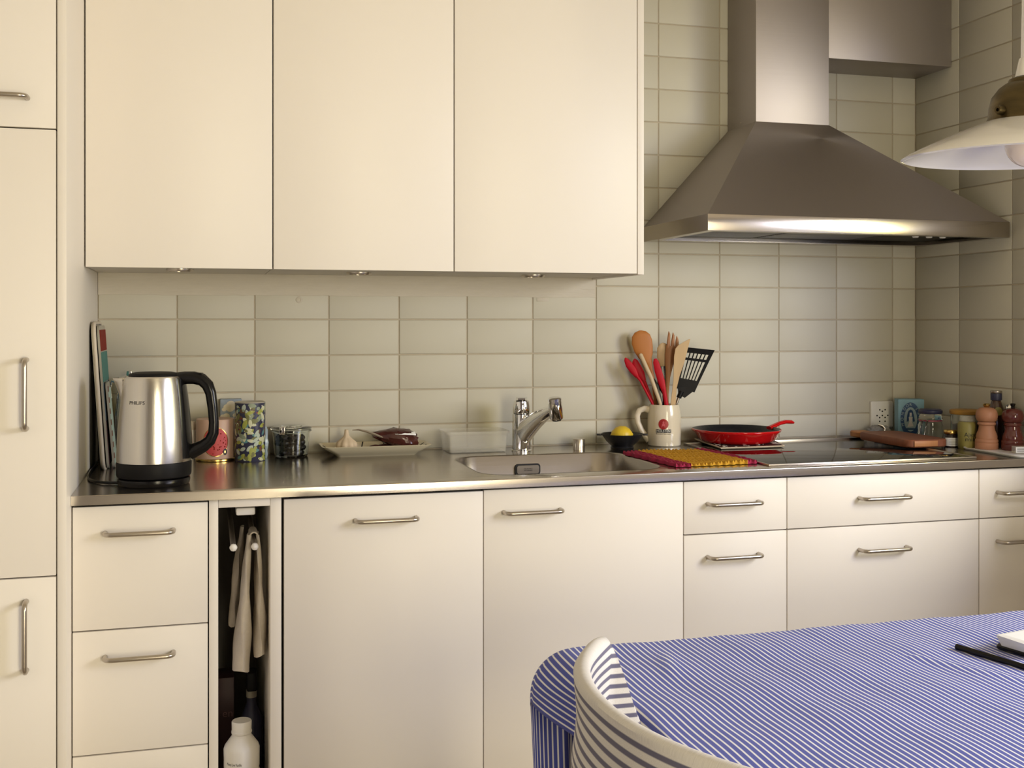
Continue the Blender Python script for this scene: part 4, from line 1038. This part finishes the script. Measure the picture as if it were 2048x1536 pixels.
# wall socket
t = thing('wall_socket', 'white wall socket plate with three-pin holes on the tiles', 'socket', (2.1645, -0.0005, 0.9665), 0.0)
M().loft([[(x, -.0005, z) for x, z in rrect(-.0412, .0412, -.0435, .0435, .006, 5)], [(x, -.0085, z) for x, z in rrect(-.0405, .0405, -.0428, .0428, .006, 5)], [(x, -.0100, z) for x, z in rrect(-.039, .039, -.0413, .0413, .006, 5)]]).build('plate', m_white, t)
hl = M()
for x, z in ((-.009, .0155), (.0105, .0155), (.0005, .0105), (-.019, -.003), (.0005, -.003), (.0205, -.003), (-.0095, -.0095), (.0105, -.0095), (-.0095, -.0215), (.0105, -.0215)):
    hl.loft([[(x + .0026 * cos(2 * pi * i / 12), -.0098, z + .0026 * sin(2 * pi * i / 12)) for i in range(12)], [(x + .0026 * cos(2 * pi * i / 12), -.0104, z + .0026 * sin(2 * pi * i / 12)) for i in range(12)]])
hl.build('pin_holes', m_ink, t)

# salt box in the corner
t = thing('salt_box', 'light blue cardboard salt box with dark blue oval emblem in the corner', 'box', (2.2165, -0.078, ZC), -0.36)
m_lb = mat('box_light_blue', (0.20, 0.37, 0.46, 1), 0.55, noise=(20, 0.06)); m_db = mat('box_dark_blue', (0.030, 0.085, 0.20, 1), 0.5, noise=(30, 0.1)); m_pb = mat('box_pale_blue', (0.40, 0.53, 0.55, 1), 0.55, noise=(30, 0.1))
W2, D2, H2 = .0395, .024, .1205
co_ = M().box(-W2, W2, -D2, D2, 0, H2, .0008).build('carton', m_lb, t)
def oval(mb, cx, cz, a, b_, y0, mi=None): mb.loft([[(cx + a * cos(2 * pi * i / 40), y0, cz + b_ * sin(2 * pi * i / 40)) for i in range(40)], [(cx + a * cos(2 * pi * i / 40), y0 + .0004, cz + b_ * sin(2 * pi * i / 40)) for i in range(40)]], mi=mi)
ov_ = M(); oval(ov_, -.002, .058, .031, .053, -D2 - .0006); oo = ov_.build('oval_border', m_db, t)
ov_ = M(); oval(ov_, -.002, .058, .020, .038, -D2 - .0011); ov_.build('oval_field', m_pb, oo)
fg = M()                                             # seated long-haired figure, simplified
for pts in ([(-.011, .068), (-.007, .084), (0, .089), (.006, .085), (.010, .070), (.013, .052), (.007, .050), (.004, .070), (-.004, .070), (-.006, .052), (-.012, .050)], [(-.014, .030), (.012, .030), (.016, .025), (-.018, .025)]):
    fg.prism([(x - .002, z) for x, z in pts], -D2 - .0016, -D2 - .0011)
fg.build('figure_hair', m_db, oo, smooth=0)
fg = M()
for pts in ([(-.003, .079), (.003, .079), (.0035, .071), (0, .067), (-.0035, .071)], [(-.006, .065), (.006, .065), (.004, .050), (.009, .036), (-.010, .034), (-.004, .050)]):
    fg.prism([(x - .002, z) for x, z in pts], -D2 - .0021, -D2 - .0016)
fg.build('figure_body', m_inkw, oo, smooth=0)
lt = M(); s = 'MONDOR SALT'
for k, ch in enumerate(s):
    if ch == ' ': continue
    a = radians(202 - k * 224 / (len(s) - 1)); px_, pz_ = -.002 + .0255 * cos(a), .058 + .0455 * sin(a)
    nrm = atan2(sin(a) * .031, cos(a) * .053) - pi / 2
    vs, fs = text_geo(ch, .0125); lt.add([(px_ + v.x * cos(nrm) - v.y * sin(nrm), -D2 - .0013, pz_ + v.x * sin(nrm) + v.y * cos(nrm)) for v in vs], fs)
lt.build('oval_lettering', m_pb, oo, smooth=0)
bar = M()
for k in range(4): bar.box(W2 + .0002, W2 + .0006, -.014, .014, .094 - k * .006, .0955 - k * .006)
bar.build('side_print', m_db, t, smooth=0)

# crumpled clear bag
t = thing('crumpled_bag', 'crumpled clear plastic bag lying behind the wooden board', 'bag', (2.118, -0.062, ZC + .001), -YAW)
cb = M(); rnd = random.Random(9); loops = []
for k in range(9):
    u = k / 8; z = .034 * sin(pi / 2 * u)
    loops.append([((.044 * (1 - .55 * u) + rnd.uniform(-.006, .006)) * cos(2 * pi * i / 18) , (.024 * (1 - .55 * u) + rnd.uniform(-.004, .004)) * sin(2 * pi * i / 18), z + (rnd.uniform(-.004, .004) if k else 0)) for i in range(18)])
cb.loft(loops).build('film', mat('crinkled_film', (0.62, 0.60, 0.58, 1), 0.15, 0, 0.55, 1.3, noise=(30, .1), bump=(60, .8)), t, smooth=0)
M().tube([(-.006, -.012, .040), (.006, -.016, .036), (.012, -.020, .028), (.010, -.024, .020)], [.003, .005, .004, .002], 8).build('foil_clip', m_chrome, t)

# wooden board
t = thing('cutting_board', 'reddish wooden cutting board with rounded end lying right of the hob', 'cutting board', (0, 0, 0))
w_red = wood('red_brown_wood', (0.22, 0.075, 0.035, 1), .35); w_sap = wood('orange_sapwood', (0.46, 0.20, 0.07, 1), .15)
bo_ = []
for x, y in rrect(1.990, 2.128, -.398, -.135, .03, 5): bo_.append((x, y))
zb = ZC + .0065
M().slab(bo_, zb, zb + .022, .003).build('plank', w_red, t)
M().box(2.008, 2.085, -.3990, -.3965, zb + .003, zb + .019, .001).build('sapwood_patch', w_sap, t)
M().slab(rrect(2.000, 2.052, -.136, -.070, .022, 5), zb + .002, zb + .020, .003).build('handle', w_sap, t)

# jars in the corner
t = thing('clip_jar', 'clip-top glass jar with dark lid between salt box and mustard-lidded jar', 'jar', (2.182, -0.232, ZC), -YAW)
M().lathe([(0, 0), (0.034, 0), (0.0365, 0.004), (0.0365, 0.052), (0.033, 0.060), (0.034, 0.064), (0.031, 0.064), (0.030, 0.060), (0.034, 0.050), (0.034, 0.006), (0, 0.004)], 48, cap0=False, cap1=False).build('glass', m_glass, t)
M().lathe([(0.0335, 0.0655), (0.0335, 0.069), (0.033, 0.069)], 40).build('rubber_seal', mat('pink_rubber', (0.36, .06, .10, 1), .5, noise=(30, .1)), t)
M().lathe([(0.034, 0.0695), (0.035, 0.074), (0.031, 0.084), (0.026, 0.087)], 48).build('lid', m_glass, t)
M().lathe([(0.033, 0.0875), (0.0345, 0.090), (0.0345, 0.097), (0.030, 0.101), (0, 0.102)], 40).build('dark_cap', m_navy, t)
wi = M()
for dx in (-.034, -.020): wi.tube([(dx, -.026 - .006 * (dx > -.03), .068), (dx - .006, -.032 - .006 * (dx > -.03), .056), (dx - .010, -.034 - .006 * (dx > -.03), .040), (dx - .013, -.033 - .006 * (dx > -.03), .026)], .0014, 6)
wi.tube([(-.034, -.026, .068), (-.027, -.032, .072), (-.020, -.032, .068)], .0014, 6)
wi.build('wire_clip', m_chrome, t)
t = thing('storage_jar', 'glass storage jar with flat mustard-coloured lid in the corner', 'jar', (2.240, -0.318, ZC), -YAW)
M().lathe([(0, 0), (0.040, 0), (0.042, 0.004), (0.042, 0.086), (0.0395, 0.091), (0.0375, 0.091), (0.0395, 0.084), (0.0395, 0.006), (0, 0.004)], 48, cap0=False, cap1=False).build('glass', m_glass, t)
M().lathe([(0, 0.006), (0.037, 0.006), (0.037, 0.060), (0, 0.064)], 40).build('contents', m_mauve, t)
M().lathe([(0.044, 0.0915), (0.0455, 0.094), (0.0455, 0.102), (0.042, 0.1045), (0, 0.105)], 48).build('lid', mat('mustard_lid', (0.42, 0.22, 0.04, 1), .45, noise=(20, .1)), t)
t = thing('small_jar', 'tiny dark jar with gold lid and white label by the board', 'jar', (2.163, -0.352, ZC), -YAW)
M().lathe([(0.0185, 0), (0.0195, 0.002), (0.0195, 0.034), (0.0165, 0.038)], 32).build('glass', mat('dark_jam', (0.02, 0.012, 0.012, 1), .12, noise=(20, .2)), t)
lbm = M(); band_on_cyl(lbm, -.024, .024, .004, .028, lambda z: .0195, .0004)
lo = lbm.build('label_band', m_paper, t, smooth=60)
lnn = M()
for k in range(4): band_on_cyl(lnn, -.013, .013, .0095 + k * .0042, .0101 + k * .0042, lambda z: .0195, .0008)
lnn.build('label_lines', m_dgr, lo, smooth=0)
M().lathe([(0.0185, 0.0385), (0.0195, 0.040), (0.0195, 0.048), (0.018, 0.050), (0, 0.0505)], 32).build('gold_lid', m_gold, t)
t = thing('green_jar', 'olive green jar with scrawled lettering beside the light pepper mill', 'jar', (2.183, -0.398, ZC), -YAW)
m_ol = mat('olive_label', (0.27, 0.235, 0.065, 1), .45, noise=(25, .15))
gpf = [(0.0235, 0), (0.0252, 0.003), (0.0256, 0.070), (0.0225, 0.077)]
M().lathe(gpf, 40).build('body', m_ol, t)
M().lathe([(0.019, 0.0772), (0.0205, 0.079), (0.0205, 0.092), (0.019, 0.094), (0, 0.0945)], 32).build('lid', m_tub, t)
tx = M(); text_on_cyl(tx, 'Ajvar', 0.017, lerp_prof(gpf), -pi / 2, .041, width=.036, off=.0005); text_on_cyl(tx, 'mild', 0.017, lerp_prof(gpf), -pi / 2 + .1, .028, width=.034, off=.0005)
tx.build('scrawled_lettering', m_ink, t, smooth=0)
# white tray with mills, bottle and labelled packet
t = thing('white_tray', 'flat white tray with rounded corner under the two pepper mills', 'tray', (0, 0, 0))
tr_ = rrect(2.150, 2.292, -.645, -.405, .03, 6)
M().loft([[(x, y, ZC + .0006) for x, y in [(a + (2.221 - a) * .05, b_ + (-.525 - b_) * .03) for a, b_ in tr_]], [(x, y, ZC + .005) for x, y in tr_], [(x, y, ZC + .0075) for x, y in tr_], [(a + (2.221 - a) * .05, b_ + (-.525 - b_) * .03, ZC + .0070) for a, b_ in tr_], [(a + (2.221 - a) * .08, b_ + (-.525 - b_) * .05, ZC + .0042) for a, b_ in tr_]]).build('dish', m_white, t)
ZTR = ZC + .0045
def mill(label, x, y, m, prof, knob):
    t = thing('pepper_mill', label, 'pepper mill', (x, y, ZTR), 0, 'pepper mills on the white tray')
    k = [i for i, p in enumerate(prof) if p[1] > .077][0]
    M().lathe(prof[:k], 48).build('base', m, t)
    M().lathe(prof[k:], 48).build('head', m, t)
    knob(t)
pf = [(0.0300, 0), (0.0312, .002), (0.0312, .017), (0.0300, .0185), (0.0312, .021), (0.0305, .026), (0.0278, .029), (0.0285, .035), (0.0265, .043), (0.0228, .052), (0.0212, .060), (0.0210, .066), (0.0235, .068), (0.0248, .0705), (0.0240, .0735), (0.0225, .0755), (0.0225, .0765),
      (0.0225, .0772), (0.0262, .080), (0.0290, .088), (0.0296, .096), (0.0282, .104), (0.0245, .1105), (0.0185, .1155), (0.008, .1175), (0, .1178)]
m_mill1 = wood('light_beech_mill', (0.45, 0.21, 0.115, 1), .06); m_mill2 = mat('dark_red_mill', (0.115, 0.022, 0.018, 1), 0.15, noise=(8, .3, (1, 1, .3)), coat=.6)
def k1(t): M().lathe([(0.0065, .117), (0.007, .119), (0.0095, .1215), (0.010, .125), (0.007, .128), (0, .1285)], 24).build('brass_knob', m_gold, t)
def k2(t): M().lathe([(0.006, .117), (0.0045, .121), (0.0075, .129), (0.0065, .130), (0.003, .127), (0, .127)], 24).build('black_knob', m_black, t)
mill('light beech pepper mill with brass knob on the white tray', 2.2060, -.4520, m_mill1, pf, k1)
mill('dark red glossy pepper mill on the white tray', 2.2560, -.4980, m_mill2, pf, k2)
t = thing('dark_bottle', 'small brown bottle with black cap behind the pepper mills', 'bottle', (2.2610, -.4240, ZTR), -YAW)
M().lathe([(0.020, 0), (0.0215, .002), (0.0215, .095), (0.0195, .112), (0.0145, .128), (0.0125, .134)], 36).build('glass', mat('brown_sauce_glass', (0.055, 0.022, 0.012, 1), .08, noise=(10, .3), coat=.5), t)
lbm = M(); patch_on_cyl(lbm, [(-.012 + .012 * cos(2 * pi * i / 20) + .010, .104 + .012 * sin(2 * pi * i / 20)) for i in range(20)], lerp_prof([(0.0215, 0), (0.0215, .095), (0.0195, .112), (0.0145, .128)]), .0006); lbm.build('round_sticker', m_ol, t)
M().lathe([(0.0150, .1345), (0.0155, .136), (0.0155, .154), (0.0150, .1545)], 36).build('cap_sleeve', m_navy, t)
M().lathe([(0.0152, .1547), (0.0162, .156), (0.0162, .1605), (0.015, .162), (0, .1622)], 36).build('cap_top', m_handle, t)
t = thing('glass_shaker', 'small glass shaker with chrome top behind the dark red mill', 'shaker', (2.2760, -.4600, ZTR), 0)
M().lathe([(0.0130, 0), (0.0135, .002), (0.0110, .100), (0.010, .104)], 24).build('glass', m_glass, t)
M().lathe([(0.0105, .1045), (0.0115, .106), (0.0110, .118), (0.006, .124), (0, .1245)], 24).build('chrome_top', m_chrome, t)
t = thing('labelled_packet', 'small flat packet with white printed label lying on the white tray', 'packet', (2.236, -.578, ZTR), -.32)
M().box(-.038, .038, -.012, .012, 0, .0195, .002).build('pack', m_tub, t)
lo = M().box(-.035, .012, -.0126, -.0121, .002, .0180).build('paper_label', m_paper, t)
M().box(.0135, .034, -.0126, -.0121, .002, .0180).build('black_label', m_ink, t)
lnn = M()
for k in range(4): lnn.box(-.032, -.008, -.0130, -.0126, .0048 + k * .003, .0058 + k * .003)
lnn.build('label_lines', m_dgr, lo)

# ------------------------------------------------------------------ inside the towel niche
t = thing('towel_rail', 'white pull-out towel rail with two arms at the top of the niche', 'towel rail', (0, 0, 0))
mt = M().box(0.134, 0.1755, -0.602, -0.56, 0.836, 0.853, .004).build('mount', m_white, t)
M().box(0.145, 0.165, -0.56, -0.06, 0.846, 0.858, .002).build('slide', m_traygrey, t)
m_rod = mat('grey_rod', (0.33, 0.29, 0.25, 1), 0.35, 0.6, noise=(20, .1))
for x in (0.1283, 0.1745):
    r_ = M().tube([(x, -0.08, 0.800), (x, -0.30, 0.790), (x, -0.602, 0.7675)], 0.0062, 14).build('arm', m_rod, t)
    M().lathe([(0, -.0085), (.005, -.007), (.0083, -.002), (.0083, .002), (.005, .007), (0, .0085)], 20).build('ball_end', m_white, r_, loc=(x, -.605, .767))
m_towel = mat('white_linen', (0.66, 0.60, 0.52, 1), 0.9, noise=(90, 0.08), bump=(160, 0.5))
t = thing('dish_towel', 'white dish towel hanging folded over the niche rail arm', 'towel', (0.1745, -0.50, 0.776))
def fold(x_top, sgn, ztip, w_, off, y0, y1, seed):
    mb = M(); loops = []; rn = random.Random(seed)
    nzz = 22; ny = 16
    for k in range(nzz + 1):
        u = k / nzz; z = .008 + (ztip - .008) * u; l = []
        xx = x_top + sgn * (.0085 + off * u ** .8)
        for i in range(ny):
            a = 2 * pi * i / ny
            yy = (y0 + y1) / 2 + (y1 - y0) / 2 * cos(a) * (0.55 + .45 * min(1, u * 3))
            l.append((xx + w_ * (.35 + .65 * min(1, u * 1.4)) * sin(a) * (1 + .35 * sin(2 * a + u * 3 + seed)) + .0018 * sin(u * 13 + i), yy, z + .006 * sin(i * .8 + seed) * u))
        loops.append(l)
    return mb.loft(loops)
fold(0, -1, -.295, .0150, .019, -.085, .02, 1).build('back_fold', m_towel, t, smooth=70)
fold(0, 1, -.262, .0105, .006, -.088, .015, 2).build('front_fold', m_towel, t, smooth=70)
to = M(); loops = []
for i in range(9):
    a = pi * i / 8; loops.append([(.0100 * cos(a) * k_, y, .004 + .0110 * sin(a) * k_) for k_, y in ((.72, -.058), (1, -.058), (1, .012), (.72, .012))])
to.loft(loops).build('top_fold', m_towel, t, smooth=70)
fold(-.012, -1, -.215, .010, .022, .03, .09, 4).build('rear_fold', m_towel, t, smooth=70)
t = thing('white_bottle', 'large white plastic bottle with ribbed body standing in the niche', 'bottle', (0.1475, -0.560, ZB + .018), -YAW)
t.scale = (1, 1, .93)
wp = [(0.036, 0), (0.039, .004), (0.039, .125), (0.0355, .130), (0.0355, .138), (0.0395, .143), (0.0400, .150), (0.0378, .156), (0.0392, .162), (0.0395, .205), (0.037, .213), (0.0235, .233), (0.0215, .236), (0.0215, .240)]
M().lathe(wp, 56).build('body', m_white, t)
M().lathe([(0.0218, .2405), (0.0226, .242), (0.0226, .246), (0.0215, .247), (0.0220, .268), (0.0205, .2705), (0.0, .2690)], 48).build('screw_cap', m_white, t)
tx = M(); text_on_cyl(tx, 'Monty Live Vanille', 0.0095, lerp_prof(wp), -pi / 2 - .22, .178, width=.036); text_on_cyl(tx, 'N', 0.016, lerp_prof(wp), -pi / 2 - 1.25, .184)
tx.build('lettering', m_ink, t, smooth=0)
m_mar = mat('maroon_carton', (0.035, 0.010, 0.012, 1), .5, noise=(30, .3))
t = thing('maroon_carton', 'dark maroon carton at the back left of the niche', 'carton', (0.117, -0.36, ZB + .018), 0)
M().box(-.019, .019, -.04, .04, 0, .30, .002).build('carton', m_mar, t)
vs, fs = text_geo('en', .026); M().add([(v.x + .004, -.0405, .215 + v.y) for v in vs], fs).build('lettering', m_mauve, t, smooth=0)
t = thing('navy_bottle', 'dark navy spray bottle with grey neck at the back of the niche', 'bottle', (0.176, -0.400, ZB + .018), 0)
M().lathe([(0.024, 0), (0.026, .004), (0.026, .20), (0.012, .235), (0.011, .25)], 32).build('body', m_navy, t)
M().lathe([(0.0125, .2505), (0.0125, .268), (0.009, .27)], 24).build('neck_ring', m_traygrey, t)
M().box(-.012, .012, -.030, .018, .2705, .315, .004).build('trigger_head', m_blackm, t)

# ------------------------------------------------------------------ on the table
tag(M().tube([(1.2215, -1.612, TZ + .0075), (1.2515, -1.735, TZ + .0075), (1.255, -1.750, TZ + .007)], [.0048, .0048, .0015], 12).build('black_pencil', m_black), 'black pencil lying on the striped tablecloth', 'pencil')
t = thing('paper_packet', 'folded white paper lying on a dark case at the table\'s right', 'paper', (1.352, -1.648, TZ + .0035), .25)
M().slab(rrect(-.062, .075, -.042, .040, .008, 4), 0, .007, .002).build('dark_case', m_black, t)
pp = M().loft([[(-.062, -.032, .0072), (.060, -.034, .0072), (.060, .030, .0072), (-.060, .028, .0072)], [(-.070, -.036, .022), (.065, -.038, .026), (.064, .036, .020), (-.066, .034, .024)], [(-.060, -.028, .0245), (.060, -.030, .0275), (.060, .028, .0225), (-.058, .026, .0255)]])
po = pp.build('folded_paper', m_paper, t, smooth=0)
sq = M()
for k in range(5): sq.tube([(-.03 + .01 * k, -.005 + .006 * (k % 2), .0263), (-.02 + .01 * k, .004 - .006 * (k % 2), .0265)], .0005, 5)
sq.build('pen_scribble', m_bluegr, po)
